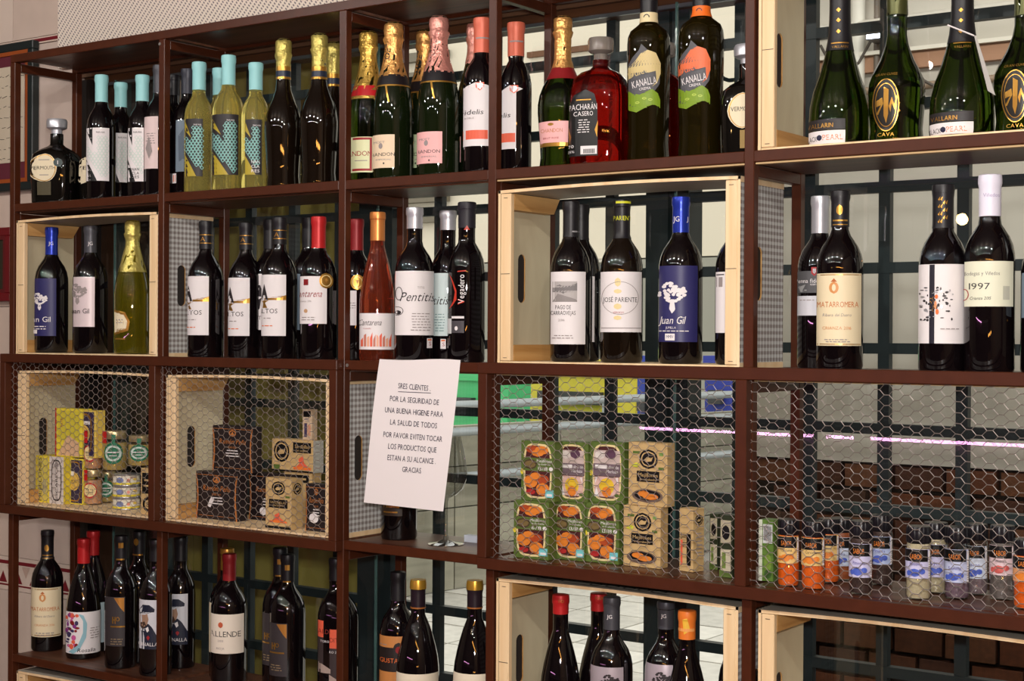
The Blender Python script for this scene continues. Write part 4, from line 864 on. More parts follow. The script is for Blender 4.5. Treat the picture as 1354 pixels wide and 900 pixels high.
hp(160,708,42,140,165,789,854,742,'dark wine with charcoal label and bronze corner, left part of the bottom row',153,base=886)
bottle('bordeaux',4,184,702,42,'black bottle with small gold crest behind the bronze corner label wine',cap=(MB_,736),Y=.135,labs=[dict(k='neck',i=[('e',180,718,3,5,GOLD),('r',175,734,188,736,GOLD)])])
def gin(u,top,w,l,r,v0,v1,vc,d,**k):
    SK=M((160,126,104),.6); JK=M((30,34,52),.5); h=v1-v0; wd=r-l
    q=lambda pts:[(l+a*wd,v0+b_*h) for a,b_ in pts]
    it=[('p',q([(0,.62),(.25,.52),(.5,.48),(.7,.55),(1,.74),(1,1),(0,1)]),JK),('p',q([(.06,.30),(.45,.28),(.52,.40),(.42,.52),(.25,.56),(.05,.50)]),SK),('p',q([(-.0,.22),(.2,.10),(.55,.10),(.85,.18),(.82,.26),(.5,.27),(.05,.30)]),JK),('p',q([(.1,.46),(.3,.44),(.4,.52),(.2,.60),(.06,.54)]),M((70,50,40),.6)),('t','GINALLA',l+.5*wd,v0+.90*h,4.6,WHITE,24),('p',q([(.4,.76),(.5,.72),(.6,.76),(.5,.82)]),RDI),('p',q([(.35,.58),(.5,.54),(.55,.62),(.45,.66)]),WHITE)]
    return bottle('bordeaux',4,u,top,w,d,cap=(MB_,vc),labs=[dict(v=(v0,v1),l=l,r=r,m=M((206,206,212),.55),i=it)],**k)
gin(206,713,43,185,208,793,858,744,'wine with a painted bearded man in a beret, left of the first inner post',base=896)
gin(239,709,38,222,248,785,852,743,'wine with a beret figure label, right of the first inner post at the bottom',base=886)
bottle('bordeaux',4,303,732,48,'wine with dark red capsule and large white label at the bottom, second cell',cap=(MDRED,770),base=905,labs=[dict(v=(812,864),l=279.5,r=322,m=M((228,216,200),.6),i=[('t','ALLENDE',298,838,7.5,INK,40),('e',292,826,3,4,M((190,90,60),.5)),('t','2013',292,847,2.6,SOFT,7),('t','RIOJA',292,857,2.8,SOFT,10)])])
bottle('bordeaux',4,300,725,46,'gold-capped wine hidden directly behind the white Rioja label bottle'.replace(' Rioja',''),cap=(M((190,140,60),.3,.6),756),Y=.145,labs=[dict(v=(798,864),l=277,r=284,m=CREAM)])
hp(380,733,48,357,380,824,894,772,'dark wine with charcoal label and bronze corner, second cell of the bottom row',364,base=916)
hp(370,724,46,347.5,372,811,880,764,'dark wine directly behind the second charcoal and bronze label bottle',354,Y=.145)
def aldi(u,top,w,l,r,v0,vs,v1,vc,d,**k):
    return bottle('bordeaux',4,u,top,w,d,cap=(MB_,vc),labs=[dict(v=(v0,vs),l=l,r=r,m=CORAL,i=[('t','ALDITA',u-10,v0+14,6,M((130,40,30),.5),26)]),dict(v=(vs,v1),l=l,r=r,m=M((60,50,50),.5),i=[('t','TORO 2016',u-10,vs+5,3,WHITE,20),('p',[(u-22,v1-14),(u-14,v1-10),(u-4,v1-4),(u-4,v1),(u-22,v1)],M((170,150,140),.5))])],**k)
aldi(450,742,50,426,452,832,857,902,775,'wine with coral and dark label half hidden by the second inner post at the bottom',base=926)
aldi(444,738,48,421,428,821,843,890,770,'coral-labelled wine just behind its twin at the second inner post',Y=.150)
bottle('bordeaux',4,526,756,48,'wine with black and orange-brown banded label, third cell at the bottom',cap=(MB_,797),Y=.115,labs=[dict(v=(841,856),l=502,r=536,m=M((196,130,70),.5),i=fine(508,852,10,1)),dict(v=(856,888),l=502,r=545,m=M((36,28,26),.5),i=[('t','GUSTALES',520,873,6,ORI,34),('e',527,858,7,9,M((36,28,26),.5)),('e',527,859,4,5,MDRED)]),dict(v=(888,905),l=502,r=545,m=M((196,130,70),.5))])
GC=M((206,160,62),.3,.7,name='gold_cap')
def burg(u,top,w,capm,vc,d,base=None,bands=(),labs=(),row=4,**k):
    return bottle('burgundy',row,u,top,w,d,cap=(capm,vc),base=base,bands=bands,labs=labs,**k)
for (u,top,w,d) in ((552.5,769,57,'sloping-shouldered dark wine with gold cap top, third cell, front'),(627.5,770,57,'sloping-shouldered dark wine with gold cap, against the third inner post at the bottom')):
    burg(u,top,w,M((34,22,30),.35),808,d,Y=.06,bands=[(top+1,top+13,GC),(806,808,M((150,90,40),.4))],labs=[dict(v=(891,925),l=u-28,r=u+27,m=M((226,214,190),.6))])
# crate in the fourth cell
burg(741,786,54,MRED,815,'red-capped sloping wine at the left in the open bottom crate',Y=.060,lift=.006,labs=[dict(k='neck',i=[('t','TO',741,797,4,GOLD)])])
burg(791,784,54,MRED,811,'red-capped sloping wine behind the grey-capped one in the bottom crate',Y=.125,lift=.006,labs=[dict(k='neck',i=[('t','PAR',792,793,4,GOLD)])])
def gil(u,top,w,vc,d,l,r,v0,**k):
    return bottle('bordeaux',4,u,top,w,d,cap=(MGREY,vc),lift=.006,labs=[dict(v=(v0,v0+90),l=l,r=r,m=M((180,168,176),.4,.25),i=tree((l+r)/2+4,v0+22,24,INK)),dict(k='neck',i=[('t','JG',u-3,vc-18,5,WHITE)])],**k)
gil(808.5,789,56,836,'grey-capped wine with silver label in the middle of the bottom crate',781,824,882,Y=.055)
gil(880,795,55,835,'grey-capped wine with silver label behind the orange-capped one',853,890,879,Y=.095)
burg(908,807,58,M((226,120,44),.4),849,'wine with mottled orange and yellow capsule in the bottom crate',Y=.045,lift=.006,labs=[dict(k='neck',i=[('p',[(902,822),(908,820),(912,836),(904,842)],M((230,180,60),.4)),('r',897,834,917,838,M((236,160,90),.4))])])
bottle('bordeaux',4,976,800,52,'dark wine almost hidden behind the right batten of the bottom crate',cap=(MB_,842),lift=.006,Y=.060)
# ================= CARTONS, JARS, TINS =================
YEL=M((226,206,60),.55); KRAFT=M((196,164,112),.7,noise=.06,nscale=60,name='kraft_card'); BLK=M((34,26,28),.45,name='black_card'); GRN=M((86,106,44),.55,name='green_card'); CRM=M((226,206,150),.55)
COPP=M((206,130,70),.4,.3); PUR=M((50,40,72),.5); PNK=M((226,150,130),.6); MUS=M((222,128,44),.5); MUSD=M((170,70,30),.5); MARN=M((74,30,30),.5); TQ=M((120,200,206),.5)
def carton(name,label,u0,u1,vt,items,mat,vb=None,zb=1.1435,Y=None,depth=.03,rot=0.,side=None,sitems=None,group='cartons behind the wire mesh',cat='box'):
    if vb is not None: P=WZ(u0,vb,zb)
    else: P=W(u0,(vt+proj((W(u0,600,Y).x,Y,zb))[1])/2,Y); P.z=zb
    c,s=math.cos(rot),math.sin(rot)
    lo,hi=.005,.4
    for _ in range(40):
        m_=(lo+hi)/2; q=P+Vector((m_*c,m_*s,0))
        if proj(q)[0]<u1: lo=m_
        else: hi=m_
    w_=lo; mid=P+Vector((w_/2*c,w_/2*s,0)); h=W((u0+u1)/2,vt,mid.y).z-zb
    t=MB(); t.box((0,0,0),(w_,depth,h),mat)
    if side: t.quad([(w_+.0002,0,0),(w_+.0002,depth,0),(w_+.0002,depth,h),(w_+.0002,0,h)],side)
    o=t.build(name,None,loc=(P.x,P.y,zb)); o.rotation_euler.z=rot
    bv=o.modifiers.new('b','BEVEL'); bv.width=.0006
    tag(o,label,cat,group)
    def draw(S,its,ww,hh,mb):
        for n_,it in enumerate(its):
            k=it[0]; g=lambda i,d: (it[i] if len(it)>i else d)
            if k=='t': S.text(mb,it[1],it[2]*ww,it[3]*hh,it[4]*hh,it[5],width=it[6]*ww if len(it)>6 and it[6] else None,rot=g(7,0),slant=g(8,0),off=1+n_*.3)
            elif k=='p': S.poly(mb,[(a*ww,b_*hh) for a,b_ in it[1]],it[2],off=1+n_*.3)
            elif k=='e': S.ell(mb,it[1]*ww,it[2]*hh,it[3]*ww,it[4]*hh,it[5],off=1+n_*.3)
            elif k=='r': S.rect(mb,it[1]*ww,it[2]*hh,it[3]*ww,it[4]*hh,it[5],off=1+n_*.3)
            elif k=='se': S.se(mb,it[1]*ww,it[2]*hh,it[3]*ww,it[4]*hh,it[5],off=1+n_*.3)
            elif k=='o': S.ring(mb,it[1]*ww,it[2]*hh,it[3]*ww,it[4]*hh,it[5]*ww,it[6],off=1+n_*.3,exp=g(8,2))
    mb=MB(); draw(Surf(lambda a,b_,f:(a,-.00015*(1+f),b_),.2,.003),items,w_,h,mb)
    if sitems: draw(Surf(lambda a,b_,f:(w_+.0002*(1+f)+.0002,a,b_),.2,.003),sitems,depth,h,mb)
    if mb.f: pr=mb.build('print',o); pr['kind']='stuff'
    o['h']=0; del o['h']
    return zb+h,P.y
rows_=lambda x,y,w_,n,m_,g=.035,hh=.012:[('r',x-w_/2*(.75+.25*((i*37)%10)/10),y-i*g,x+w_/2*(.75+.25*((i*53)%10)/10),y-i*g+hh,m_) for i in range(n)]
# --- left crate (yellow and navy sardine boxes) ---
navy=[('r',.06,.03,.94,.97,PUR),('o',.5,.5,.37,.44,.045,GOLD,2,4),('e',.5,.50,.30,.21,M((216,180,90),.5),2),('o',.5,.5,.24,.17,.02,M((150,110,50),.5),3),('t','1920',.5,.50,.07,INK,.3)]
zC,yC=carton('sardine_box','wide yellow and white box at the bottom of the left crate, behind the wire mesh',47,84,603,
  [('r',.5,.0,1,1,M((216,206,200),.6)),('r',.06,.05,.44,.95,M((206,190,90),.6)),('t','MEJILLONES',.16,.5,.10,INK,.62*1.6,math.pi/2),('e',.32,.35,.08,.16,M((176,166,120),.6),2),('o',.75,.5,.18,.44,.03,INK,2,3),('t','ESCABECHE',.75,.5,.08,INK,.9,math.pi/2),('o',.62,.5,.05,.44,.012,SOFT,2,4),('e',.75,.82,.08,.05,SOFT,2)],YEL,vb=663,depth=.05)
zD,yD=carton('sardine_box','lower navy box with yellow border and gold oval, left crate',85.5,110,606,navy+[('r',.28,.62,.5,.72,WHITE,4)],YEL,vb=665,depth=.035)
carton('sardine_box','yellow box with red edge standing on the yellow and white box',73,108,540,[('r',0,0,.05,1,RED),('r',.08,.35,.9,.95,M((206,190,60),.5)),('p',[(.1,.02),(.35,.3),(.5,.45),(.9,.3),(.9,.02)],M((216,176,140),.6),2),('t','PATE',.25,.7,.08,RDI,.2,math.pi/2)],YEL,zb=zC,Y=yC+.02,depth=.03)
carton('sardine_box','upper navy box with yellow border and gold oval, left crate',89,126.5,542,navy+[('r',.45,.70,.80,.77,WHITE,4)],M((226,196,90),.5),zb=max(zD,zC)+.0006,Y=yD+.004,depth=.028)
def jar(label,u,vt,w,liquid,lidm,vb=None,zb=1.1435,Y=None,items=None,band=None,name='glass_jar',capk='flat',H=None,fill=.8,group='jars behind the wire mesh',bandspan=(.2,.7)):
    if vb is not None: p=WZ(u,vb,zb); Y=p.y+.025
    x=W(u,(vt+650)/2,Y).x; H=W(u,vt,Y).z-zb; z0=dep((x,Y,zb)); r=w/2*z0/FPX; al=math.atan2(CAM.x-x,Y-CAM.y)
    ro=thing(name,label,'jar',(x,Y,zb),group)
    k=.80 if capk=='flat' else .78
    t=MB(); t.lathe([(r*.9,0),(r*.99,.003),(r,.008),(r,H*(k-.08)),(r*.93,H*(k-.03)),(r*.86,H*k)],GCLEAR,28); t.build('jar_glass',ro,smooth=50)
    t=MB(); t.lathe([(r*.86,.003),(r*.93,.007),(r*.93,H*fill*.85),(r*.90,H*fill*.88)],liquid,24); t.build('contents',ro,smooth=50)
    t=MB()
    if capk=='flat': t.lathe([(r*.88,H*k),(r*.90,H*k+.001),(r*.90,H*.97),(r*.84,H)],lidm,32)
    else:
        seg=48; base=len(t.v); pr=[(r*.95,H*k),(r*.99,H*k+.002),(r*.98,H*.97),(r*.92,H)]
        t.lathe(pr,lidm,seg)
        for i,v in enumerate(t.v):
            if (i%seg)%2: t.v[i]=(v[0]*.965,v[1]*.965,v[2])
    t.build('lid',ro,smooth=35)
    def fn(a,b_,off): # a: angle fraction -1..1 around view-facing side ; b 0..1 height
        an=al+a; rr=r+.0004*(1+off); return (rr*math.sin(an),-rr*math.cos(an),b_*H)
    S=Surf(fn,.25,.012)
    if band:
        b=MB(); mi=b.mi(band); n=18; a0,a1=-2.0+(-al)+.9,1.0
        a0=-1.9; a1=1.0
        for i in range(n+1):
            a=a0+(a1-a0)*i/n; b.v.append(fn(a,bandspan[0],0)); b.v.append(fn(a,bandspan[1],0))
        for i in range(n): b.f.append((2*i,2*i+2,2*i+3,2*i+1)); b.m.append(mi)
        lo=b.build('label',ro,smooth=60)
    else: lo=ro
    if items:
        b=MB()
        for it in items:
            kk=it[0]
            if kk=='t': S.text(b,it[1],it[2],it[3],it[4],it[5],width=it[6],off=3)
            elif kk=='e': S.ell(b,it[1],it[2],it[3],it[4],it[5],off=it[6] if len(it)>6 else 1)
            elif kk=='r': S.rect(b,it[1],it[2],it[3],it[4],it[5],off=it[6] if len(it)>6 else 1)
            elif kk=='p': S.poly(b,it[1],it[2],off=it[3] if len(it)>3 else 1)
        q=b.build('print',lo); q['kind']='stuff'
    return zb+H,Y
LIDG=M((206,186,140),.3,.7,name='gold_lid'); PATE=M((206,150,110),.5,noise=.25,nscale=90); PATG=M((190,160,90),.5,noise=.2,nscale=90); DGR=M((24,110,76),.5)
redit=[('e',-.35,.42,.75,.22,RED),('e',-.35,.42,.66,.18,M((232,206,150),.5),2),('t','PATE',-.35,.44,.05,INK,.7),('r',-.75,.36,.0,.375,INK,3),('r',-.65,.32,-.1,.33,INK,3),('p',[(-1.1,.68),(-.6,.68),(-.6,1.0),(-1.1,1.0)],RED)]
grnit=[('e',-.15,.45,.80,.27,DGR),('e',-.15,.45,.66,.20,M((200,216,206),.4),2),('e',-.15,.45,.46,.15,DGR,3),('r',-.6,.46,.3,.49,WHITE,4),('r',-.45,.38,.15,.40,WHITE,4),('p',[(-.25,.7),(.0,.7),(.05,.92),(-.3,.92)],DGR)]
z1,y1=jar('lower pink jar with red oval label and gold lid, behind the mesh',123,620,25,PATE,LIDG,vb=669,items=redit)
z2,y2=jar('bottom green-label jar with gold lid, beside the tins',142,622,26,PATG,LIDG,vb=666,items=grnit,)
jar('upper pink jar with red oval label, standing on its twin',123,568,25,PATE,LIDG,zb=z1,Y=y1,items=redit)
# tins: three stacked
zt=1.1435; P=WZ(167,676,zt); yt=P.y+.036; TINW=M((220,214,196),.45); 
for i in range(3):
    x=W(167,650,yt).x; r=17.3*dep((x,yt,zt))/FPX; ro=thing('food_tin',['lowest of the three stacked white and yellow tins','middle one of the three stacked white and yellow tins','top one of the three stacked white and yellow tins'][i],'tin',(x,yt,zt),'stacked tins behind the mesh'); hh=.0272
    t=MB(); t.lathe([(r*.97,0),(r,.001),(r,.002),(r*.985,.003),(r*.985,hh-.003),(r,hh-.002),(r,hh-.0005),(r*.96,hh)],M((200,200,204),.3,.8),36); t.build('can',ro,smooth=50)
    al=math.atan2(CAM.x-x,yt-CAM.y); b=MB(); S=Surf(lambda a,b_,o,al=al,r=r:((r+.0003*(1+o))*math.sin(al+a),-(r+.0003*(1+o))*math.cos(al+a),b_),.15,.004)
    S.rect(b,-1.6,.0035,1.6,hh-.0035,TINW,0); S.rect(b,-1.6,.0035,1.6,.008,YEL,1); S.ell(b,-.5,.014,.3,.007,M((120,130,170),.5),2); S.ell(b,.15,.014,.12,.004,PNK,2); S.ell(b,.7,.016,.2,.003,M((230,200,90),.5),2); S.text(b,'BONITO',.55,.020,.003,RDI,width=.6,off=3); q=b.build('label',ro); q['kind']='stuff'
    zt+=hh+.0003
jar('upper green-label jar with gold lid, in the middle of the left mesh compartment',152,569,33,PATG,LIDG,zb=max(z2,zt)+.0004,Y=(y2+yt)/2,items=grnit+[('p',[(-1.3,.7),(-.7,.7),(-.7,1.0),(-1.3,1.0)],RED)])
zk,yk=carton('kraft_box','small kraft box with black stamps at the right end of the left mesh compartment',186,205,619,[('e',.5,.22,.36,.16,BLACK),('e',.5,.22,.22,.10,KRAFT,2),('t','S',.5,.22,.1,BLACK,.2),('r',.1,.45,.9,.90,BLACK),('r',.2,.6,.8,.64,KRAFT,2),('r',.25,.72,.75,.76,KRAFT,2)],KRAFT,vb=679,depth=.05)
jar('green-label jar perched on the kraft box, right end of the left mesh compartment',186,575,34,PATG,LIDG,zb=zk+.0004,Y=yk+.03,items=grnit)
# --- second crate (black pillow boxes and kraft boxes) ---
def pill(t=None):
    it=[('e',.5,.84,.09,.075,COPP),('e',.5,.84,.06,.05,BLK,2),('p',[(.45,.80),(.55,.80),(.5,.88)],COPP,3),('t','Ramón Peña',.5,.66,.11,COPP,.66,0,.25),('t','SERIE ORO',.5,.53,.04,COPP,.22),('r',.02,.925,.98,.935,COPP),('r',.08,.07,.92,.078,COPP)]
    it+=rows_(.5,.45,.36,3,WHITE,.06,.02)
    it+=[('p',[(.0,0),(.03,.0),(.065,.3),(.07,.5),(.05,.8),(.01,.95),(.0,.95),(.03,.7),(.035,.4)],COPP),('p',[(1.,0),(.97,.0),(.935,.3),(.93,.5),(.95,.8),(.99,.95),(1.,.95),(.97,.7),(.965,.4)],COPP)]
    return it
zF,yF=carton('seafood_box','lower left black box with copper script and a white price tag',259,314,624,pill()+[('p',[(.28,.28),(.36,.25),(.46,.44),(.38,.48)],WHITE,4)],BLK,vb=684,depth=.030)
zG,yG=carton('seafood_box','black copper-script box partly hidden behind the upright kraft box',329,384,626,pill()+[('e',.36,.20,.09,.09,WHITE,4)],BLK,vb=686,depth=.030)
carton('seafood_box','upper black box with copper script resting across two others',281,334,563,pill(),BLK,zb=max(zF,zG)+.0005,Y=(yF+yG)/2,depth=.028)
fox=lambda cx,cy,rx,ry,m_=BLACK:[('e',cx,cy,rx,ry,m_),('e',cx,cy,rx*.80,ry*.80,KRAFT,2),('e',cx,cy,rx*.68,ry*.68,m_,3),('p',[(cx-rx*.5,cy-ry*.1),(cx-rx*.1,cy+ry*.25),(cx+rx*.2,cy+ry*.1),(cx+rx*.5,cy+ry*.25),(cx+rx*.3,cy-ry*.25),(cx-rx*.3,cy-ry*.3)],KRAFT,4)]
oran=lambda cx,cy,rx,ry:[('p',[(cx-rx,cy-ry),(cx-rx*.3,cy-ry*.2),(cx-rx*.4,cy+ry*.5),(cx+rx*.1,cy+ry),(cx+rx*.2,cy),(cx+rx,cy-ry)],CORAL),('e',cx,cy-ry*.75,rx,ry*.25,M((236,120,50),.5),2)]
zH,yH=carton('kraft_box','upright kraft box with black badge and orange print, front of the second mesh compartment',351,385,632,fox(.5,.80,.26,.14)+[('r',.14,.41,.86,.58,BLACK),('t','SARDINILLAS',.5,.52,.045,KRAFT,.62),('t','ACEITE',.5,.46,.035,KRAFT,.4)]+oran(.5,.22,.36,.10)+[('r',.0,.0,1,.05,BLACK),('r',.78,.62,.95,.66,GRN)],KRAFT,vb=697,depth=.035,sitems=fox(.5,.80,.35,.12))
zK,yK=carton('kraft_box','kraft box standing at the back between the black boxes of the second compartment',375,412,624,[('r',.1,.80,.9,.95,BLACK),('r',.2,.85,.8,.89,KRAFT,2),('r',.3,.1,.6,.7,M((170,186,190),.5))],KRAFT,vb=689,depth=.03)
zJ,yJ=carton('seafood_box','black box with white dot sticker at the right of the second mesh compartment',404,432,640,pill()+[('e',.40,.28,.22,.11,WHITE,4)],BLK,vb=701,depth=.03)
zI,yI=carton('kraft_box','horizontal kraft box with round badge and orange print, upper right of the second compartment',359.5,414,581,fox(.24,.62,.19,.34)+[('r',.52,.60,.95,.92,BLACK),('t','Sardinillas',.735,.80,.11,KRAFT,.34),('t','en aceite',.735,.68,.08,KRAFT,.26)]+oran(.74,.30,.22,.22)+[('r',.05,.06,.2,.2,GRN),('r',0,-.0,1,.05,BLACK)],KRAFT,zb=max(zG,zK)+.0005,Y=yK-.004,depth=.032,side=M((190,190,180),.5))
carton('kraft_box','narrow pale box standing on end on the horizontal kraft box',400,412,541,[('r',.2,.1,.5,.55,M((70,60,90),.5)),('r',.1,.75,.9,.95,BLACK),('r',.55,.15,.9,.5,M((206,150,120),.5))]+rows_(.5,.7,.6,3,SOFT,.05,.02),M((206,180,150),.6),zb=zI+.0004,Y=yI+.005,depth=.018)
# --- third compartment: notice and wine glass ---
YP=lambda v:-.0012-.012*max(0,(v-476)/200)-.004*math.sin(max(0,(v-476)/200)*math.pi)
def PP(u,v,off=0): return W(u,v,YP(v)-.0004*off)
t=MB(); nu,nv=8,16; PAP=M((232,224,224),.75,name='white_paper')
for j in range(nv+1):
    f=j/nv
    for i in range(nu+1):
        g=i/nu; u=(502+(481-502)*f)*(1-g)+(609+(586-609)*f)*g; v=(474.5+(664-474.5)*f)*(1-g)+(476+(676-476)*f)*g
        v+=1.2*math.sin(g*6.2)*(1-f); u-=2.5*math.sin(f*math.pi)*(1 if g<.5 else -.3)*(1-f)
        t.v.append(tuple(PP(u,v)))
for j in range(nv):
    for i in range(nu): a=j*(nu+1)+i; t.f.append((a,a+1,a+nu+2,a+nu+1)); t.m.append(t.mi(PAP))
k=len(t.v)
for i in range(nu+1): q=t.v[i]; t.v.append((q[0]+.002,.012,1.5022)); 
for i in range(nu+1): q=t.v[i]; t.v.append((q[0]+.004,.022,1.5026)); 
for i in range(nu):
    t.f.append((i,i+1,k+i+1,k+i)); t.m.append(0); t.f.append((k+i,k+i+1,k+nu+2+i,k+nu+1+i)); t.m.append(0)
sign=t.build('paper_notice',smooth=60); tag(sign,'white paper notice with printed Spanish lines hanging tilted from the shelf edge','notice')
t=MB(); S=Surf(lambda a,b_,o:tuple(PP(a,-b_,2)),8,8); TXT=M((40,36,60),.6,name='notice_ink')
for s_,u,v,wd in (('SRES CLIENTES .',548,511.4,43),('POR LA SEGURIDAD DE',548,529,65),('UNA BUENA HIGIENE PARA',547.4,544.5,77),('LA SALUD DE TODOS',546.8,560,62),('POR FAVOR EVITEN TOCAR',545.8,577,78),('LOS PRODUCTOS QUE',545.2,592,64),('ESTAN A SU ALCANCE .',544.3,607,64),('GRACIAS',544.3,621,25)):
    S.text(t,s_,u,-v,7.2,TXT,width=wd,rot=-.085)
S.poly(t,[(526,-517.2),(570,-519),(570,-519.8),(526,-518)],TXT)
q=t.build('print',sign); q['kind']='stuff'
# wine glass
P=WZ(590,723,1.138); gy=P.y+.03; gx_=W(590,650,gy).x; zz=1.138; Hg=W(590,577,gy).z-zz
ro=thing('wine_glass','clear stemmed wine glass half hidden behind the right edge of the paper notice','glass',(gx_,gy,zz))
GW=glass_sheet('wine_glass_glass',(.80,.81,.80),2.0)
t=MB(); pr=[(.036,0),(.036,.0015),(.020,.004),(.006,.010),(.0038,.02),(.0036,.40*Hg),(.006,.43*Hg),(.020,.46*Hg),(.034,.52*Hg),(.0405,.60*Hg),(.0415,.66*Hg),(.039,.76*Hg),(.034,.88*Hg),(.0285,Hg)]
seg=40
for r,z in pr:
    for i in range(seg): a=2*math.pi*i/seg; t.v.append((r*math.cos(a),r*math.sin(a),z))
mi=t.mi(GW)
for a in range(len(pr)-1):
    for i in range(seg): j=(i+1)%seg; t.f.append((a*seg+i,a*seg+j,(a+1)*seg+j,(a+1)*seg+i)); t.m.append(mi)
t.f.append(tuple(reversed(range(seg)))); t.m.append(mi)
o=t.build('bowl_and_stem',ro,smooth=60)
P=W(624,712,.15); t=MB(); t.box((P.x-.012,.14,1.1382),(P.x+.03,.155,1.152),M((206,214,226),.5)); tag(t.build('small_box'),'tiny pale box lying at the back beside the third inner post','box')
# --- fourth compartment: mussel packs ---
def mussel(size,white=False):
    it=[('se',.5,.5,.385,.445,MARN,2),('o',.5,.50,.42,.46,.05,CRM,1,4)]
    if white:
        it+=[('r',.12,.62,.88,.86,M((196,176,170),.5),3),('e',.6,.80,.16,.08,M((90,60,80),.5),4),('e',.3,.78,.15,.07,M((216,206,200),.5),4),('r',.1,.44,.9,.64,M((110,92,100),.5),5),('t','Rulos de',.66,.59,.055,WHITE,.38),('t','Merluza',.66,.52,.055,WHITE,.34),
            ('r',.14,.10,.86,.43,M((214,176,166),.5),4),('e',.5,.27,.22,.14,M((226,186,50),.5),5),('e',.5,.18,.14,.09,MUS,6),('p',[(.14,.10),(.28,.10),(.2,.26)],WHITE,5),('e',.80,.13,.07,.03,GRN,6),('p',[(.16,.30),(.24,.42),(.18,.43)],WHITE,5),('p',[(.84,.30),(.76,.42),(.82,.43)],WHITE,5),('r',.16,.56,.5,.62,WHITE,6)]
    else:
        it+=[('e',.35,.86,.20,.07,MUSD,3),('e',.62,.85,.20,.075,MUS,4),('e',.5,.80,.18,.06,MUS,4),('r',.02,.50,.98,.72,GRN,5),('e',.28,.61,.20,.09,M((74,60,40),.5),6),('e',.28,.61,.16,.06,M((120,100,60),.5),7),('t','Mejillones',.70,.675,.05,WHITE,.44),('t','en escabeche',.70,.62,.032,WHITE,.36),('t',size,.66,.545,.06,WHITE,.28),('e',.90,.545,.06,.035,WHITE,6),
            ('e',.30,.32,.20,.11,MUS,4),('e',.64,.37,.20,.08,MUSD,3),('e',.66,.20,.20,.11,MUS,5),('e',.30,.15,.14,.05,M((170,40,40),.5),4),('e',.45,.42,.16,.06,MUS,4),('r',.74,.07,.98,.20,TQ,6),('r',.78,.09,.94,.13,WHITE,7)]
    it+=[('e',.04,.48,.05,.05,YEL,6)]
    return it
mk=dict(zb=1.1385)
z1_,y1_=carton('mussel_pack','lower left green mussel pack marked six to eight',679,725,662,mussel('6/8'),GRN,vb=736,depth=.027,**mk)
carton('mussel_pack','upper left green mussel pack with orange mussels, standing on the lower left one',689,733,583,mussel('13/18'),GRN,zb=z1_+.0003,Y=y1_+.004,depth=.027)
z2_,y2_=carton('mussel_pack','lower middle green mussel pack, second from the left in its row',731,773,663,mussel('13/18'),GRN,vb=738,depth=.027,**mk)
carton('mussel_pack','upper pack with pale fish picture and yellow centre, second from the left',736,777,584,mussel('',True),GRN,zb=z2_+.0003,Y=y2_+.002,depth=.027)
z3_,y3_=carton('mussel_pack','lower green mussel pack beside the kraft boxes, third from the left',773,818,665,mussel('13/18'),GRN,vb=742,depth=.027,**mk)
carton('mussel_pack','upper pack with pale fish picture, right beside the kraft box',780,825,584,mussel('',True),GRN,zb=z3_+.0003,Y=y3_+.006,depth=.027)
kr=fox(.52,.74,.24,.155)+[('r',.22,.38,.80,.55,BLACK),('t','Mejillones',.51,.49,.06,KRAFT,.50),('t','en escabeche',.51,.42,.035,KRAFT,.44),('e',.5,.16,.40,.11,M((110,90,80),.5)),('e',.5,.17,.34,.085,BLACK,2),('e',.40,.19,.16,.05,MUS,3),('e',.58,.15,.20,.05,MUS,4),('p',[(.06,.62),(.24,.60),(.30,.66),(.2,.68)],M((206,206,60),.5)),('r',.12,.82,.30,.86,GRN),('r',.78,.58,.92,.62,GRN),('t','SS',.2,.92,.04,SOFT,.1),('r',.80,.80,.9,.85,M((120,150,80),.5))]
z4_,y4_=carton('kraft_box','lower kraft mussel box with black badge, behind the wire mesh right of the green packs',824,873,669,kr,KRAFT,vb=747,depth=.027,**mk)
carton('kraft_box','upper kraft mussel box with black badge, right of the pale fish packs',831,882,585,kr,KRAFT,zb=z4_+.0003,Y=y4_+.006,depth=.027)
carton('kraft_box','narrow kraft box turned to show its corner, right part of the compartment',898,916,672,[('t','MEJILLONES',.35,.5,.16,BLACK,.26*6*.5,math.pi/2),('r',.55,.1,.85,.6,BLACK),('r',.1,.1,.25,.5,CORAL)],KRAFT,vb=754,rot=R(-12),depth=.030,sitems=fox(.5,.82,.34,.09)+rows_(.5,.6,.6,6,SOFT,.06,.015),**mk)
for i,(u0,u1,vt,vb,lab) in enumerate(((938,949,679,752,'dark green olive jar box, left one of two beside the fourth post'),(951,968,681,762,'green and black box with window print, next to the fourth inner post'))):
    carton('olive_box',lab,u0,u1,vt,[('r',.1,.1,.9,.45,M((196,186,160),.5)),('r',.2,.14,.5,.4,M((110,130,60),.5),2),('r',.1,.55,.9,.92,M((176,166,140),.5)),('e',.5,.72,.3,.12,BLACK,2),('p',[(0,0),(1,0),(1,.06),(0,.12)],GRN,3)],M((40,48,26),.5),vb=vb,depth=.03,**mk)
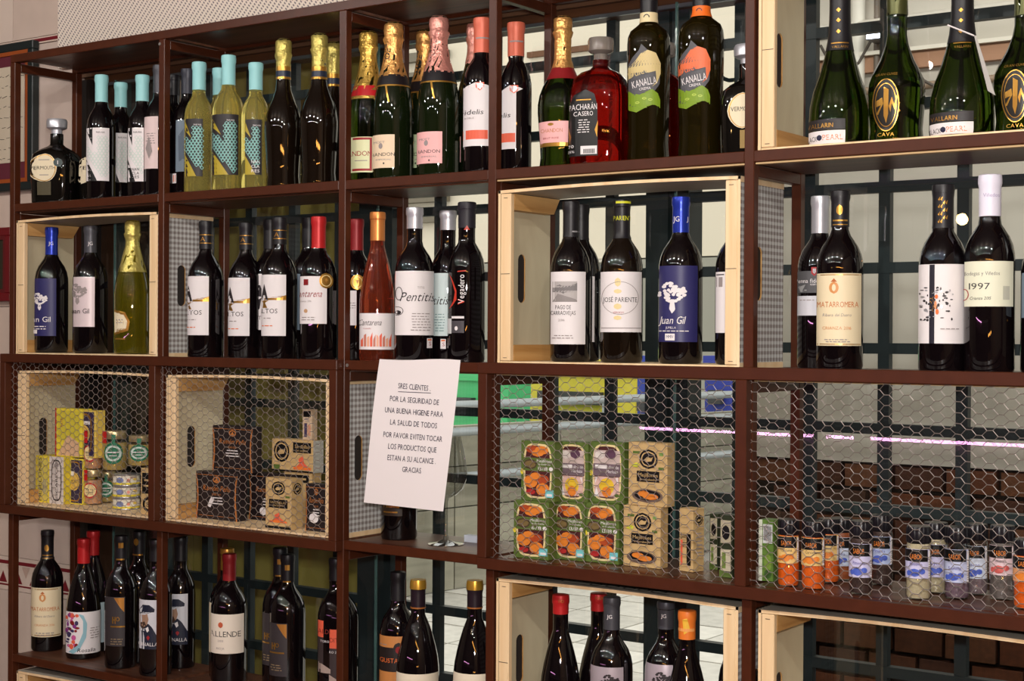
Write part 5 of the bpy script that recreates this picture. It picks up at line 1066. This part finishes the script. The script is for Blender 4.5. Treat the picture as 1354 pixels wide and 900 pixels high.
# --- fifth compartment: green box and spice jars ---
carton('olive_box','tall green and white box at the left of the spice jars',1003,1022,687,[('r',0,.0,.25,1,M((210,216,196),.5)),('r',.3,.62,.95,.93,M((206,206,206),.5),2)]+[('r',.35+.06*i,.66,.38+.06*i,.90,BLACK,3) for i in range(9)]+[('e',.65,.30,.25,.15,M((120,150,60),.5),2),('e',.65,.12,.25,.08,M((60,90,40),.5),2)],M((92,124,50),.5),vb=767,depth=.028,**mk)
SC=M((22,20,26),.3,name='black_ribbed_cap'); LILAC=M((198,194,226),.5); ORC=M((240,104,24),.5,noise=.12,nscale=200,name='orange_spice'); DKC=M((64,44,40),.6,noise=.3,nscale=200); SALT=M((200,184,150),.7,noise=.1,nscale=300,name='pale_salt'); GREYC=M((110,100,96),.6,noise=.3,nscale=200)
BLB=M((74,96,190),.5)
def spice(label,u,vt,w,con,accent,labm,vb=None,Y=None,txt='Pimienta',fill=.87,lo=.24,hi=.70):
    its=[('r',-1.7,hi-.17,.75,hi-.005,BLACK,1),('t','SABOR',-.2,hi-.10,.035*2,M((226,130,50),.5),.9),('t',txt,-.2,lo+.20,.045,M((80,70,150),.5) if accent==BLB else INK,.95),('e',-.3,lo+.08,.42,.055,accent,2),('e',.25,lo+.10,.25,.04,accent,3),('e',-.8,lo+.07,.2,.04,accent,2),('r',.78,lo+.01,.99,hi-.02,WHITE,2)]+[('r',.80,lo+.04+.03*i,.97,lo+.05+.03*i,SOFT,3) for i in range(7)]
    its=[tuple(x) for x in its]
    return jar(label,u,vt,w,con,SC,vb=vb,zb=1.1383,Y=Y,items=its,band=labm,name='spice_jar',capk='rib',fill=fill,group='spice jars behind the wire mesh',bandspan=(lo,hi))
spice('orange spice jar with black cap, leftmost of the spice jars',1043,686,29,ORC,MUS,M((226,190,120),.5),vb=778,txt='Curcuma',lo=.36,hi=.76)
spice('orange spice jar with black cap, second from the left in front',1076,688,31,ORC,MUS,M((226,190,120),.5),vb=782,txt='Curcuma',lo=.36,hi=.76)
spice('orange spice jar with black cap behind the second orange one',1096,685,29,ORC,MUS,M((226,190,120),.5),Y=.115,txt='Pimenton',lo=.36,hi=.76)
spice('brown spice jar with blue-white label behind the orange jars',1113,684,29,M((170,90,50),.5),BLB,M((196,206,226),.5),Y=.155,txt='Comino')
spice('spice jar with lilac label and dark peppercorns, left of the gap',1139,688,31,DKC,BLB,LILAC,vb=788,txt='Pimienta')
spice('spice jar with blue label behind the dark peppercorn jar',1166,680,30,DKC,BLB,M((176,190,226),.5),Y=.150,txt='Pimienta',lo=.30)
spice('spice jar of pale salt with lilac label, right of the gap',1215,695,33,SALT,BLB,LILAC,vb=795,txt='Pimienta',lo=.30)
spice('pale spice jar with blue label half behind the salt jar',1238,690,32,SALT,BLB,LILAC,Y=.125,txt='Ajo')
spice('nearly empty spice jar with blue-white label and pink bits at its foot',1266,696,33,M((120,96,110),.6,noise=.4,nscale=200),BLB,M((190,196,226),.5),vb=794,txt='Semilla',fill=.5)
spice('spice jar with white-blue label set back right of the nearly empty one',1291,692,31,M((130,110,116),.6,noise=.3,nscale=200),BLB,M((206,214,230),.5),Y=.150,txt='Sesamo',fill=.6)
spice('spice jar of grey-brown powder with pink label near the right edge',1326,694,33,GREYC,M((206,96,90),.5),M((222,196,200),.5),vb=795,txt='Pimienta',lo=.34,hi=.74)
spice('orange spice jar with black cap at the right edge of the photograph',1359,712,36,ORC,MUS,M((226,160,110),.5),vb=808,txt='Pimenton',lo=.40,hi=.76)
